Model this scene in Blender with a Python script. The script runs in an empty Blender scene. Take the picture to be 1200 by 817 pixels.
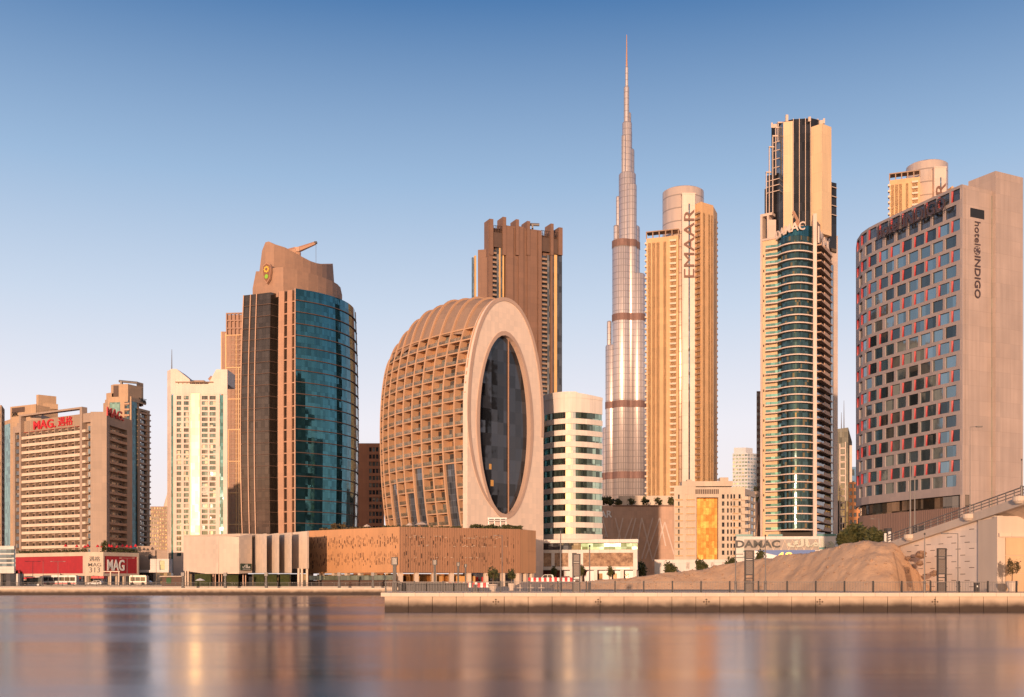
import bpy, math, random
from mathutils import Vector
R = math.radians
random.seed(7)
S = bpy.context.scene
COL = S.collection

# ------------------------------------------------------------------ camera
K, HOR, CZ = 1287.0, 682.0, 3.0          # focal length in photo pixels, horizon row, eye height above the water
cam_d = bpy.data.cameras.new('camera')
cam = bpy.data.objects.new('camera', cam_d); COL.objects.link(cam)
cam_d.sensor_width = 36; cam_d.lens = 36 * K / 1200
cam_d.shift_y = (HOR - 408.5) / 1200
cam_d.clip_start = 0.5; cam_d.clip_end = 30000
cam.location = (0, 0, CZ); cam.rotation_euler = (R(90), 0, 0)
S.camera = cam

# ------------------------------------------------------------------ sky and sun
SUN_EL, SUN_AZ = 3.6, -12.0             # degrees above the horizon; degrees to the right of straight behind the camera
SKY_STR = 0.10
GLOW = 1.3
w = bpy.data.worlds.new('World'); S.world = w; w.use_nodes = True
nt = w.node_tree; nt.nodes.clear()
N = nt.nodes.new; LK = nt.links.new
sky = N('ShaderNodeTexSky'); sky.sky_type = 'NISHITA'; sky.sun_disc = False
sky.sun_elevation = R(SUN_EL); sky.sun_rotation = R(180 - SUN_AZ)
sky.air_density = 1.0; sky.dust_density = 1.5; sky.ozone_density = 1.0
tc = N('ShaderNodeTexCoord'); sep = N('ShaderNodeSeparateXYZ'); LK(tc.outputs['Generated'], sep.inputs[0])
ramp = N('ShaderNodeValToRGB')           # clear dusk sky away from the sun, by height above the horizon
els = ramp.color_ramp.elements
stops = [(0.0, (.97, .83, .79)), (.06, (.96, .86, .85)), (.14, (.88, .86, .92)), (.24, (.60, .70, .85)), (.34, (.34, .50, .72)),
         (.47, (.08, .205, .44)), (1.0, (.02, .07, .2))]
els[0].position, els[0].color = stops[0][0], stops[0][1] + (1,)
els[1].position, els[1].color = stops[-1][0], stops[-1][1] + (1,)
for p, c in stops[1:-1]:
    e = els.new(p); e.color = c + (1,)
LK(sep.outputs['Z'], ramp.inputs[0])
sc_ = N('ShaderNodeVectorMath'); sc_.operation = 'SCALE'; sc_.inputs['Scale'].default_value = 1.0 / SKY_STR
LK(ramp.outputs[0], sc_.inputs[0])
mr = N('ShaderNodeMapRange'); mr.interpolation_type = 'SMOOTHSTEP'
mr.inputs['From Min'].default_value = -0.6; mr.inputs['From Max'].default_value = 0.35
mr.inputs['To Min'].default_value = 0.0; mr.inputs['To Max'].default_value = 1.0
LK(sep.outputs['Y'], mr.inputs['Value'])
mx = N('ShaderNodeMix'); mx.data_type = 'RGBA'
glow = N('ShaderNodeValToRGB')           # the bright sunset side behind the camera, added to the Nishita sky there
ge_ = glow.color_ramp.elements
gs = [(0.0, (1.0, .62, .48)), (.08, (.90, .60, .50)), (.2, (.52, .42, .41)), (.4, (.20, .20, .24)), (1.0, (.02, .04, .09))]
ge_[0].position, ge_[0].color = gs[0][0], gs[0][1] + (1,)
ge_[1].position, ge_[1].color = gs[-1][0], gs[-1][1] + (1,)
for p, c in gs[1:-1]:
    e = ge_.new(p); e.color = c + (1,)
LK(sep.outputs['Z'], glow.inputs[0])
gsc = N('ShaderNodeVectorMath'); gsc.operation = 'SCALE'; gsc.inputs['Scale'].default_value = GLOW / SKY_STR
LK(glow.outputs[0], gsc.inputs[0])
gad = N('ShaderNodeVectorMath'); LK(sky.outputs[0], gad.inputs[0]); LK(gsc.outputs[0], gad.inputs[1])
LK(mr.outputs[0], mx.inputs['Factor']); LK(gad.outputs[0], mx.inputs['A']); LK(sc_.outputs[0], mx.inputs['B'])
bg = N('ShaderNodeBackground'); bg.inputs['Strength'].default_value = SKY_STR
LK(mx.outputs['Result'], bg.inputs['Color'])
wo = N('ShaderNodeOutputWorld'); LK(bg.outputs[0], wo.inputs['Surface'])

sd = bpy.data.lights.new('sun', 'SUN'); sd.energy = 4.7; sd.angle = R(0.6); sd.color = (1.0, 0.65, 0.43)
sun = bpy.data.objects.new('sun', sd); COL.objects.link(sun)
tosun = Vector((math.sin(R(SUN_AZ)) * math.cos(R(SUN_EL)), -math.cos(R(SUN_AZ)) * math.cos(R(SUN_EL)), math.sin(R(SUN_EL))))
sun.rotation_euler = tosun.to_track_quat('Z', 'Y').to_euler()
sun.location = tosun * 800

S.view_settings.view_transform = 'Standard'; S.view_settings.look = 'None'
S.view_settings.exposure = 0.0; S.view_settings.gamma = 1.0; S.view_settings.use_curve_mapping = False
S.render.engine = 'CYCLES'
S.cycles.max_bounces = 6; S.cycles.diffuse_bounces = 3; S.cycles.glossy_bounces = 4

# ------------------------------------------------------------------ helpers
def X(px, Y): return (px - 600) * Y / K
def Z(py, Y): return CZ + (HOR - py) * Y / K
def P(px, Y): return Vector((X(px, Y), Y))
GZ = 1.9                                  # street level

ORG = {}
class MB:
    """collects faces in world metres; build() links them as ONE mesh object"""
    def __init__(s): s.v = []; s.f = []; s.m = []
    def poly(s, pts, mi=0):
        b = len(s.v); s.v += [tuple(p) for p in pts]; s.f.append(tuple(range(b, b + len(pts)))); s.m.append(mi)
    def hexa(s, b, t, mi=0):
        o = len(s.v); s.v += [tuple(p) for p in b] + [tuple(p) for p in t]
        for q in ((3, 2, 1, 0), (4, 5, 6, 7), (0, 1, 5, 4), (1, 2, 6, 5), (2, 3, 7, 6), (3, 0, 4, 7)):
            s.f.append(tuple(o + i for i in q)); s.m.append(mi)
    def box(s, x0, x1, y0, y1, z0, z1, mi=0):
        s.hexa([(x0, y0, z0), (x1, y0, z0), (x1, y1, z0), (x0, y1, z0)], [(x0, y0, z1), (x1, y0, z1), (x1, y1, z1), (x0, y1, z1)], mi)
        return s
    def prism(s, pts, z0, z1, mi=0):
        n = len(pts); o = len(s.v)
        zt = z1 if isinstance(z1, (list, tuple)) else [z1] * n
        s.v += [(p[0], p[1], z0) for p in pts] + [(p[0], p[1], z) for p, z in zip(pts, zt)]
        s.f.append(tuple(o + i for i in range(n))[::-1]); s.m.append(mi)
        s.f.append(tuple(o + n + i for i in range(n))); s.m.append(mi)
        for i in range(n):
            j = (i + 1) % n; s.f.append((o + i, o + j, o + n + j, o + n + i)); s.m.append(mi)
        return s
    def cyl(s, x, y, z0, z1, r, n=16, r2=None, mi=0):
        r2 = r if r2 is None else r2; o = len(s.v)
        for z, q in ((z0, r), (z1, r2)):
            s.v += [(x + q * math.cos(2 * math.pi * i / n), y + q * math.sin(2 * math.pi * i / n), z) for i in range(n)]
        s.f.append(tuple(o + i for i in range(n))[::-1]); s.m.append(mi)
        s.f.append(tuple(o + n + i for i in range(n))); s.m.append(mi)
        for i in range(n):
            j = (i + 1) % n; s.f.append((o + i, o + j, o + n + j, o + n + i)); s.m.append(mi)
        return s
    def tube(s, a, b, r, n=6, r2=None, mi=0):
        a, b = Vector(a), Vector(b); r2 = r if r2 is None else r2
        d = (b - a).normalized(); q = d.orthogonal().normalized(); t = d.cross(q); o = len(s.v)
        for c, rr in ((a, r), (b, r2)):
            s.v += [tuple(c + (q * math.cos(2 * math.pi * i / n) + t * math.sin(2 * math.pi * i / n)) * rr) for i in range(n)]
        s.f.append(tuple(o + i for i in range(n))[::-1]); s.m.append(mi)
        s.f.append(tuple(o + n + i for i in range(n))); s.m.append(mi)
        for i in range(n):
            j = (i + 1) % n; s.f.append((o + i, o + j, o + n + j, o + n + i)); s.m.append(mi)
        return s
    def lathe(s, x, y, prof, n=16, mi=0):
        o = len(s.v); k = len(prof)
        for r, z in prof:
            s.v += [(x + r * math.cos(2 * math.pi * i / n), y + r * math.sin(2 * math.pi * i / n), z) for i in range(n)]
        for a in range(k - 1):
            for i in range(n):
                j = (i + 1) % n; s.f.append((o + a * n + i, o + a * n + j, o + (a + 1) * n + j, o + (a + 1) * n + i)); s.m.append(mi)
        s.f.append(tuple(o + i for i in range(n))[::-1]); s.m.append(mi)
        s.f.append(tuple(o + (k - 1) * n + i for i in range(n))); s.m.append(mi)
        return s
    def add(s, other, off=0):
        o = len(s.v); s.v += other.v; s.f += [tuple(o + i for i in f) for f in other.f]; s.m += [i + off for i in other.m]
    def area_px(s):
        xs = [600 + v[0] * K / max(v[1], 1) for v in s.v]; zs = [(v[2] - CZ) * K / max(v[1], 1) for v in s.v]
        return (max(xs) - min(xs)) * (max(zs) - min(zs))
    def build(s, name, mat, parent=None, smooth=False):
        org = ORG.get(parent.name, Vector((0, 0, 0))) if parent else Vector((0, 0, 0))
        me = bpy.data.meshes.new(name)
        me.from_pydata([(a - org.x, b - org.y, c - org.z) for a, b, c in s.v], [], s.f)
        mats = mat if isinstance(mat, (list, tuple)) else [mat]
        for m in mats: me.materials.append(m)
        if len(mats) > 1: me.polygons.foreach_set('material_index', s.m)
        uv = me.uv_layers.new(name='uv')
        dat = [0.0] * (2 * len(me.loops)); vs = s.v
        for p in me.polygons:
            n = p.normal
            if abs(n.z) > .8:
                for li in p.loop_indices:
                    v = vs[me.loops[li].vertex_index]; dat[2 * li] = v[0]; dat[2 * li + 1] = v[1]
            else:
                l = math.hypot(n.x, n.y); tx, ty = -n.y / l, n.x / l
                for li in p.loop_indices:
                    v = vs[me.loops[li].vertex_index]; dat[2 * li] = v[0] * tx + v[1] * ty; dat[2 * li + 1] = v[2]
        uv.data.foreach_set('uv', dat)
        if smooth: me.polygons.foreach_set('use_smooth', [True] * len(me.polygons))
        o = bpy.data.objects.new(name, me); COL.objects.link(o)
        if parent:
            o.parent = parent; ORG[o.name] = org
        return o

def thing(name, label, cat, loc=(0, 0, 0), group=None):
    o = bpy.data.objects.new(name, None); COL.objects.link(o)
    o.location = loc; o.empty_display_size = 1
    o['label'] = label; o['category'] = cat
    if group: o['group'] = group
    ORG[o.name] = Vector(loc)
    return o
def tag(o, label, cat, group=None):
    o['label'] = label; o['category'] = cat
    if group: o['group'] = group
    return o
def structure(o): o['kind'] = 'structure'; return o
def dup(root, loc, label=None):
    r = root.copy(); COL.objects.link(r); r.location = loc
    if label: r['label'] = label
    for ch in list(root.children):
        c = ch.copy(); COL.objects.link(c); c.parent = r
        for g in ch.children:
            d = g.copy(); COL.objects.link(d); d.parent = c
    return r
def parts(root, name, items, cap=100):
    """items: list of (MB, material). The `cap` that show largest become parts of their own, the rest one 'stuff' part"""
    items = sorted(items, key=lambda it: -it[0].area_px())
    for mb, m in items[:cap]: mb.build(name, m, root)
    rest = items[cap:]
    if rest:
        ms = []; J = MB()
        for mb, m in rest:
            if m not in ms: ms.append(m)
            o = len(J.v); J.v += mb.v; J.f += [tuple(o + i for i in f) for f in mb.f]; J.m += [ms.index(m)] * len(mb.f)
        q = J.build(name, ms, root); q['kind'] = 'stuff'

class F:
    """a straight facade from plan point p (left as seen) to q; d is metres out of the wall"""
    def __init__(s, p, q):
        s.p = Vector(p); s.q = Vector(q); s.u = (s.q - s.p).normalized(); s.L = (s.q - s.p).length; s.n = Vector((s.u.y, -s.u.x))
    def pt(s, u, d, z): c = s.p + s.u * u + s.n * d; return (c.x, c.y, z)
    def box(s, mb, u0, u1, z0, z1, d0, d1, mi=0):
        mb.hexa([s.pt(u0, d1, z0), s.pt(u1, d1, z0), s.pt(u1, d0, z0), s.pt(u0, d0, z0)],
                [s.pt(u0, d1, z1), s.pt(u1, d1, z1), s.pt(u1, d0, z1), s.pt(u0, d0, z1)], mi)
    def at(s, px):                        # distance along the wall that shows at photo column px
        t = (px - 600) / K
        return (t * s.p.y - s.p.x) / (s.u.x - t * s.u.y)
    def Y(s, u): return s.p.y + s.u.y * u
    def z(s, py, px): return Z(py, s.Y(s.at(px)))

def offs(pts, d):
    """offset an open path outwards (towards its right-hand side = the camera) by d"""
    out = []; n = len(pts)
    for i in range(n):
        a = pts[max(i - 1, 0)]; b = pts[i]; c = pts[min(i + 1, n - 1)]
        ns = []
        for q, r in ((a, b), (b, c)):
            e = Vector(r) - Vector(q)
            if e.length > 1e-6: e.normalize(); ns.append(Vector((e.y, -e.x)))
        m = sum(ns, Vector((0, 0))); m.normalize()
        out.append(Vector(b) + m * (d / max(.3, m.dot(ns[0]))))
    return out
def ribbon(mb, pts, z0, z1, d0, d1, mi=0):
    a = offs(pts, d1); b = offs(pts, d0); n = len(pts)
    zb = z0 if isinstance(z0, list) else [z0] * n; zt = z1 if isinstance(z1, list) else [z1] * n
    for i in range(n - 1):
        j = i + 1
        mb.hexa([(a[i].x, a[i].y, zb[i]), (a[j].x, a[j].y, zb[j]), (b[j].x, b[j].y, zb[j]), (b[i].x, b[i].y, zb[i])],
                [(a[i].x, a[i].y, zt[i]), (a[j].x, a[j].y, zt[j]), (b[j].x, b[j].y, zt[j]), (b[i].x, b[i].y, zt[i])], mi)
def arc(p, q, bulge, n=12):
    """points from p to q bowed towards the camera by bulge metres"""
    p, q = Vector(p), Vector(q); u = (q - p).normalized(); nn = Vector((u.y, -u.x))
    return [p.lerp(q, i / n) + nn * bulge * (1 - (2 * i / n - 1) ** 2) for i in range(n + 1)]

def text_mb(txt, h, depth, place, spacing=1.0, width=None, bold=0.0):
    """lettering as a mesh: cap height h; place(x, y, d) maps flat letter coordinates into the world"""
    cu = bpy.data.curves.new('lettering', 'FONT'); cu.body = txt; cu.size = 1; cu.extrude = .05; cu.resolution_u = 3
    cu.space_character = spacing; cu.offset = bold
    ob = bpy.data.objects.new('lettering', cu); COL.objects.link(ob)
    me = bpy.data.meshes.new_from_object(ob.evaluated_get(bpy.context.evaluated_depsgraph_get()))
    bpy.data.objects.remove(ob); bpy.data.curves.remove(cu)
    mb = MB()
    if len(me.vertices):
        xs = [v.co.x for v in me.vertices]; ys = [v.co.y for v in me.vertices]
        x0, y0 = min(xs), min(ys); sy = h / (max(ys) - y0); sx = sy if width is None else width / (max(xs) - x0)
        mb.v = [tuple(place((v.co.x - x0) * sx, (v.co.y - y0) * sy, (v.co.z + .05) * 10 * depth)) for v in me.vertices]
        mb.f = [tuple(p.vertices) for p in me.polygons]; mb.m = [0] * len(mb.f)
    bpy.data.meshes.remove(me)
    return mb
def text_on(fc, txt, u, z, h, d=.05, depth=.25, **k):
    return text_mb(txt, h, depth, lambda x, y, e: fc.pt(u + x, d + e, z + y), **k)

# ------------------------------------------------------------------ materials
def _mat(name):
    m = bpy.data.materials.new(name); m.use_nodes = True; t = m.node_tree; t.nodes.clear()
    o = t.nodes.new('ShaderNodeOutputMaterial'); b = t.nodes.new('ShaderNodeBsdfPrincipled'); t.links.new(b.outputs[0], o.inputs[0])
    return m, t, b
def _mul(t, a, b):
    n = t.nodes.new('ShaderNodeMix'); n.data_type = 'RGBA'; n.blend_type = 'MULTIPLY'; n.inputs['Factor'].default_value = 1
    t.links.new(a, n.inputs['A']); t.links.new(b, n.inputs['B']); return n.outputs['Result']
def _grey(t, val, lo, hi):
    n = t.nodes.new('ShaderNodeMapRange'); n.inputs['To Min'].default_value = lo; n.inputs['To Max'].default_value = hi
    t.links.new(val, n.inputs['Value']); return n.outputs[0]
def wall(name, col, joints=None, jdark=.7, var=.16, rough=.7, metal=0.0, streak=.12, bump=.15, jw=.012, offset=0.0):
    """plaster, stone or cladding: mottling, rain streaks and panel joints"""
    m, t, b = _mat(name); n = t.nodes.new; L = t.links.new
    tc = n('ShaderNodeTexCoord'); rgb = n('ShaderNodeRGB'); rgb.outputs[0].default_value = (*col, 1); c = rgb.outputs[0]
    no = n('ShaderNodeTexNoise'); no.inputs['Scale'].default_value = .12; no.inputs['Detail'].default_value = 6; L(tc.outputs['UV'], no.inputs['Vector'])
    c = _mul(t, c, _grey(t, no.outputs['Fac'], 1 - var, 1 + var))
    if streak:
        mp = n('ShaderNodeMapping'); mp.inputs['Scale'].default_value = (1.1, .05, 1); L(tc.outputs['UV'], mp.inputs['Vector'])
        n2 = n('ShaderNodeTexNoise'); n2.inputs['Scale'].default_value = 1; n2.inputs['Detail'].default_value = 4; L(mp.outputs[0], n2.inputs['Vector'])
        c = _mul(t, c, _grey(t, n2.outputs['Fac'], 1 - streak, 1 + streak))
    bp = n('ShaderNodeBump'); bp.inputs['Strength'].default_value = bump; bp.inputs['Distance'].default_value = .05
    n3 = n('ShaderNodeTexNoise'); n3.inputs['Scale'].default_value = 3; n3.inputs['Detail'].default_value = 5; L(tc.outputs['UV'], n3.inputs['Vector'])
    if joints:
        br = n('ShaderNodeTexBrick'); br.offset = offset; br.inputs['Scale'].default_value = 1
        br.inputs['Brick Width'].default_value = joints[0]; br.inputs['Row Height'].default_value = joints[1]
        br.inputs['Mortar Size'].default_value = jw * min(joints); br.inputs['Mortar Smooth'].default_value = .1
        br.inputs['Color1'].default_value = (1.05, 1.04, 1.03, 1); br.inputs['Color2'].default_value = (.93, .94, .95, 1)
        br.inputs['Mortar'].default_value = (jdark, jdark, jdark, 1)
        L(tc.outputs['UV'], br.inputs['Vector']); c = _mul(t, c, br.outputs['Color'])
    L(n3.outputs['Fac'], bp.inputs['Height'])
    L(c, b.inputs['Base Color']); L(bp.outputs[0], b.inputs['Normal'])
    b.inputs['Roughness'].default_value = rough; b.inputs['Metallic'].default_value = metal
    return m
def glass(name, col, pane=(1.5, 3.4), metal=.75, rough=.05, alpha=1.0, tilt=.012, var=.5, mull=.35, mw=.03, light=None, lfrac=.0, lcol=(.6, .55, .45)):
    """coated facade glass: each pane a little different in tint and lean, so that reflections break up from pane to pane"""
    m, t, b = _mat(name); n = t.nodes.new; L = t.links.new
    tc = n('ShaderNodeTexCoord')
    dv = n('ShaderNodeVectorMath'); dv.operation = 'DIVIDE'; dv.inputs[1].default_value = (pane[0], pane[1], 1); L(tc.outputs['UV'], dv.inputs[0])
    fl = n('ShaderNodeVectorMath'); fl.operation = 'FLOOR'; L(dv.outputs[0], fl.inputs[0])
    wn = n('ShaderNodeTexWhiteNoise'); wn.noise_dimensions = '3D'; L(fl.outputs[0], wn.inputs['Vector'])
    rgb = n('ShaderNodeRGB'); rgb.outputs[0].default_value = (*col, 1)
    c = _mul(t, rgb.outputs[0], _grey(t, wn.outputs['Value'], 1 - var, 1 + var * .5))
    if lfrac:                             # drawn blinds behind some panes
        gt = n('ShaderNodeMath'); gt.operation = 'LESS_THAN'; gt.inputs[1].default_value = lfrac
        sx = n('ShaderNodeSeparateColor'); L(wn.outputs['Color'], sx.inputs[0]); L(sx.outputs[1], gt.inputs[0])
        mm = n('ShaderNodeMix'); mm.data_type = 'RGBA'; L(gt.outputs[0], mm.inputs['Factor']); L(c, mm.inputs['A']); mm.inputs['B'].default_value = (*lcol, 1)
        c = mm.outputs['Result']
    br = n('ShaderNodeTexBrick'); br.offset = 0; br.inputs['Scale'].default_value = 1
    br.inputs['Brick Width'].default_value = pane[0]; br.inputs['Row Height'].default_value = pane[1]
    br.inputs['Mortar Size'].default_value = mw; br.inputs['Mortar Smooth'].default_value = 0
    br.inputs['Color1'].default_value = br.inputs['Color2'].default_value = (1, 1, 1, 1); br.inputs['Mortar'].default_value = (mull, mull, mull, 1)
    L(tc.outputs['UV'], br.inputs['Vector']); c = _mul(t, c, br.outputs['Color'])
    ge = n('ShaderNodeNewGeometry')
    s1 = n('ShaderNodeVectorMath'); s1.operation = 'SUBTRACT'; s1.inputs[1].default_value = (.5, .5, .5); L(wn.outputs['Color'], s1.inputs[0])
    s2 = n('ShaderNodeVectorMath'); s2.operation = 'SCALE'; s2.inputs['Scale'].default_value = tilt * 2; L(s1.outputs[0], s2.inputs[0])
    nz = n('ShaderNodeTexNoise'); nz.inputs['Scale'].default_value = .55; L(tc.outputs['UV'], nz.inputs['Vector'])
    s3 = n('ShaderNodeVectorMath'); s3.operation = 'SUBTRACT'; s3.inputs[1].default_value = (.5, .5, .5); L(nz.outputs['Color'], s3.inputs[0])
    s4 = n('ShaderNodeVectorMath'); s4.operation = 'SCALE'; s4.inputs['Scale'].default_value = tilt * 1.5; L(s3.outputs[0], s4.inputs[0])
    a1 = n('ShaderNodeVectorMath'); L(ge.outputs['Normal'], a1.inputs[0]); L(s2.outputs[0], a1.inputs[1])
    a2 = n('ShaderNodeVectorMath'); L(a1.outputs[0], a2.inputs[0]); L(s4.outputs[0], a2.inputs[1])
    nn = n('ShaderNodeVectorMath'); nn.operation = 'NORMALIZE'; L(a2.outputs[0], nn.inputs[0])
    L(c, b.inputs['Base Color']); L(nn.outputs[0], b.inputs['Normal'])
    b.inputs['Metallic'].default_value = metal; b.inputs['Roughness'].default_value = rough; b.inputs['Alpha'].default_value = alpha
    return m
def plain(name, col, rough=.5, metal=0.0, var=.1):
    return wall(name, col, var=var, rough=rough, metal=metal, streak=0, bump=.05)

M = dict(
    white=wall('white_cladding', (.66, .60, .55), joints=(3, 3.3)),
    cream=wall('cream_render', (.56, .45, .35), joints=(4, 3.2), jdark=.85),
    beige=wall('beige_render', (.36, .265, .205), joints=(4, 3.1), jdark=.85),
    sandwall=wall('sand_render', (.45, .30, .19), joints=(3.2, 3.3), jdark=.88),
    brown=wall('brown_cladding', (.205, .115, .08), joints=(3.5, 3.3), jdark=.75),
    dbrown=wall('dark_brown_cladding', (.10, .06, .045), joints=(3, 3.3), jdark=.7),
    copper=wall('copper_cladding', (.42, .235, .15), joints=(2.5, 3.9), jdark=.8, rough=.5),
    pink=wall('pale_pink_panels', (.62, .49, .42), joints=(2.0, 2.0), jdark=.86),
    slab=wall('pale_slab', (.52, .42, .34)),
    concrete=wall('pale_concrete', (.48, .41, .34), joints=(3, 1.6), jdark=.8, var=.2, offset=.5),
    dark=plain('dark_metal', (.035, .033, .035), .5, .4),
    grey=plain('grey_metal', (.16, .14, .13), .5, .1),
    light=plain('white_paint', (.75, .72, .68), .4),
    red=plain('red_paint', (.55, .02, .025), .5),
    redpanel=wall('red_panel', (.36, .018, .022), joints=(1.2, 1.2), jdark=.7, rough=.5),
    gold=plain('gold_metal', (.75, .42, .10), .35, .7),
    shade=plain('room_interior', (.05, .038, .03), .8),
    room=wall('balcony_wall', (.40, .225, .115), var=.3),
    black=plain('black_lettering', (.012, .011, .011), .5),
    rubber=plain('tyre_rubber', (.02, .02, .02), .8),
    gl_dark=glass('dark_glass', (.10, .105, .12), metal=.6),
    gl_brown=glass('bronze_glass', (.13, .098, .08), pane=(1.4, 1.95), metal=.75, mull=.5, var=.22, tilt=.006),
    gl_teal=glass('teal_glass', (.045, .15, .19), pane=(1.3, 1.95), metal=.85, tilt=.008, mull=.6, var=.35),
    gl_green=glass('green_glass', (.26, .40, .34), pane=(1.5, 2.2), metal=.8, mull=.6),
    gl_win=glass('window_glass', (.16, .17, .18), pane=(1.3, 3.1), metal=.55, lfrac=.25, lcol=(.35, .30, .25)),
    gl_pale=glass('pale_window_glass', (.30, .34, .33), pane=(1.3, 3.1), metal=.55, lfrac=.3, lcol=(.5, .45, .38)),
    gl_mirror=glass('mirror_glass', (.66, .62, .55), pane=(1.5, 3.3), metal=1.0, tilt=.006, var=.15, mull=.8),
    gl_gold=glass('gold_glass', (.46, .21, .05), pane=(1.3, 3.2), metal=.75, rough=.25, tilt=.03, mull=.5, var=.3),
)

# ================================================================== SETTING
def ground_mat(name, c1, c2, scale, bump=.4):
    m, t, b = _mat(name); n = t.nodes.new; L = t.links.new
    tc = n('ShaderNodeTexCoord'); no = n('ShaderNodeTexNoise'); no.inputs['Scale'].default_value = scale; no.inputs['Detail'].default_value = 9
    no.inputs['Roughness'].default_value = .65; L(tc.outputs['Object'], no.inputs['Vector'])
    mm = n('ShaderNodeMix'); mm.data_type = 'RGBA'; mm.inputs['A'].default_value = (*c1, 1); mm.inputs['B'].default_value = (*c2, 1)
    mp = n('ShaderNodeMapRange'); mp.inputs['From Min'].default_value = .35; mp.inputs['From Max'].default_value = .65
    L(no.outputs['Fac'], mp.inputs['Value']); L(mp.outputs[0], mm.inputs['Factor']); L(mm.outputs['Result'], b.inputs['Base Color'])
    n2 = n('ShaderNodeTexNoise'); n2.inputs['Scale'].default_value = scale * 7; n2.inputs['Detail'].default_value = 8; L(tc.outputs['Object'], n2.inputs['Vector'])
    bp = n('ShaderNodeBump'); bp.inputs['Strength'].default_value = bump; bp.inputs['Distance'].default_value = .25
    L(n2.outputs['Fac'], bp.inputs['Height']); L(bp.outputs[0], b.inputs['Normal']); b.inputs['Roughness'].default_value = .9
    return m
M['sand'] = ground_mat('sand', (.62, .395, .24), (.52, .32, .19), .35, .3)
M['ground'] = ground_mat('dusty_ground', (.40, .29, .20), (.28, .20, .15), .05)
M['paving'] = wall('paving', (.42, .34, .29), joints=(1.2, .6), offset=.5, jdark=.7)
M['asphalt'] = ground_mat('asphalt', (.055, .05, .048), (.075, .068, .062), .4)

def water_mat():
    m, t, b = _mat('canal_water'); n = t.nodes.new; L = t.links.new
    b.inputs['Base Color'].default_value = (.03, .03, .036, 1); b.inputs['Roughness'].default_value = .20; b.inputs['IOR'].default_value = 1.36
    tc = n('ShaderNodeTexCoord'); mp = n('ShaderNodeMapping'); mp.inputs['Scale'].default_value = (.10, .7, 1); L(tc.outputs['Object'], mp.inputs['Vector'])
    no = n('ShaderNodeTexNoise'); no.inputs['Scale'].default_value = 1; no.inputs['Detail'].default_value = 3; L(mp.outputs[0], no.inputs['Vector'])
    mp2 = n('ShaderNodeMapping'); mp2.inputs['Scale'].default_value = (.012, .06, 1); L(tc.outputs['Object'], mp2.inputs['Vector'])
    n2 = n('ShaderNodeTexNoise'); n2.inputs['Scale'].default_value = 1; n2.inputs['Detail'].default_value = 5; L(mp2.outputs[0], n2.inputs['Vector'])
    r = n('ShaderNodeMapRange'); r.inputs['From Min'].default_value = .35; r.inputs['From Max'].default_value = .65; r.inputs['To Min'].default_value = .15; r.inputs['To Max'].default_value = .26
    L(n2.outputs['Fac'], r.inputs['Value']); L(r.outputs[0], b.inputs['Roughness'])
    bp = n('ShaderNodeBump'); bp.inputs['Strength'].default_value = .05; bp.inputs['Distance'].default_value = .25
    L(no.outputs['Fac'], bp.inputs['Height']); L(bp.outputs[0], b.inputs['Normal'])
    gl = n('ShaderNodeBsdfGlossy'); gl.inputs['Color'].default_value = (.86, .85, .90, 1); L(r.outputs[0], gl.inputs['Roughness']); L(bp.outputs[0], gl.inputs['Normal'])
    ms = n('ShaderNodeMixShader'); ms.inputs[0].default_value = .38; out = [q for q in t.nodes if q.type == 'OUTPUT_MATERIAL'][0]
    L(b.outputs[0], ms.inputs[1]); L(gl.outputs[0], ms.inputs[2]); L(ms.outputs[0], out.inputs['Surface'])
    return m
M['water'] = water_mat()
mb = MB(); mb.poly([(-5000, -900, 0), (5000, -900, 0), (5000, 263, 0), (-5000, 263, 0)])
structure(mb.build('water', M['water']))
mb = MB()
mb.poly([(-5000, 262, GZ), (-24.5, 262, GZ), (-24.5, 9000, GZ), (-5000, 9000, GZ)])
mb.poly([(-12.9, 118, GZ), (5000, 118, GZ), (5000, 9000, GZ), (-24.5, 9000, GZ), (-24.5, 262, GZ)])
structure(mb.build('ground', M['ground']))
mb = MB(); mb.poly([(-12.9, 109.3, GZ + .004), (300, 109.3, GZ + .004), (300, 124, GZ + .004), (-13.8, 124, GZ + .004)])
structure(mb.build('promenade', M['paving']))
mb = MB(); mb.poly([(-500, 249.6, 1.60), (-23, 249.6, 1.60), (-23, 262.3, 1.60), (-500, 262.3, 1.60)])
structure(mb.build('lower_promenade', M['paving']))
mb = MB(); mb.poly([(-600, 330, GZ + .006), (-70, 330, GZ + .006), (-70, 346, GZ + .006), (-600, 346, GZ + .006)])
structure(mb.build('road', M['asphalt']))
mb = MB(); mb.box(-600, -70, 329.2, 330, GZ - .05, GZ + .13)
structure(mb.build('kerb', M['concrete']))

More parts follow.
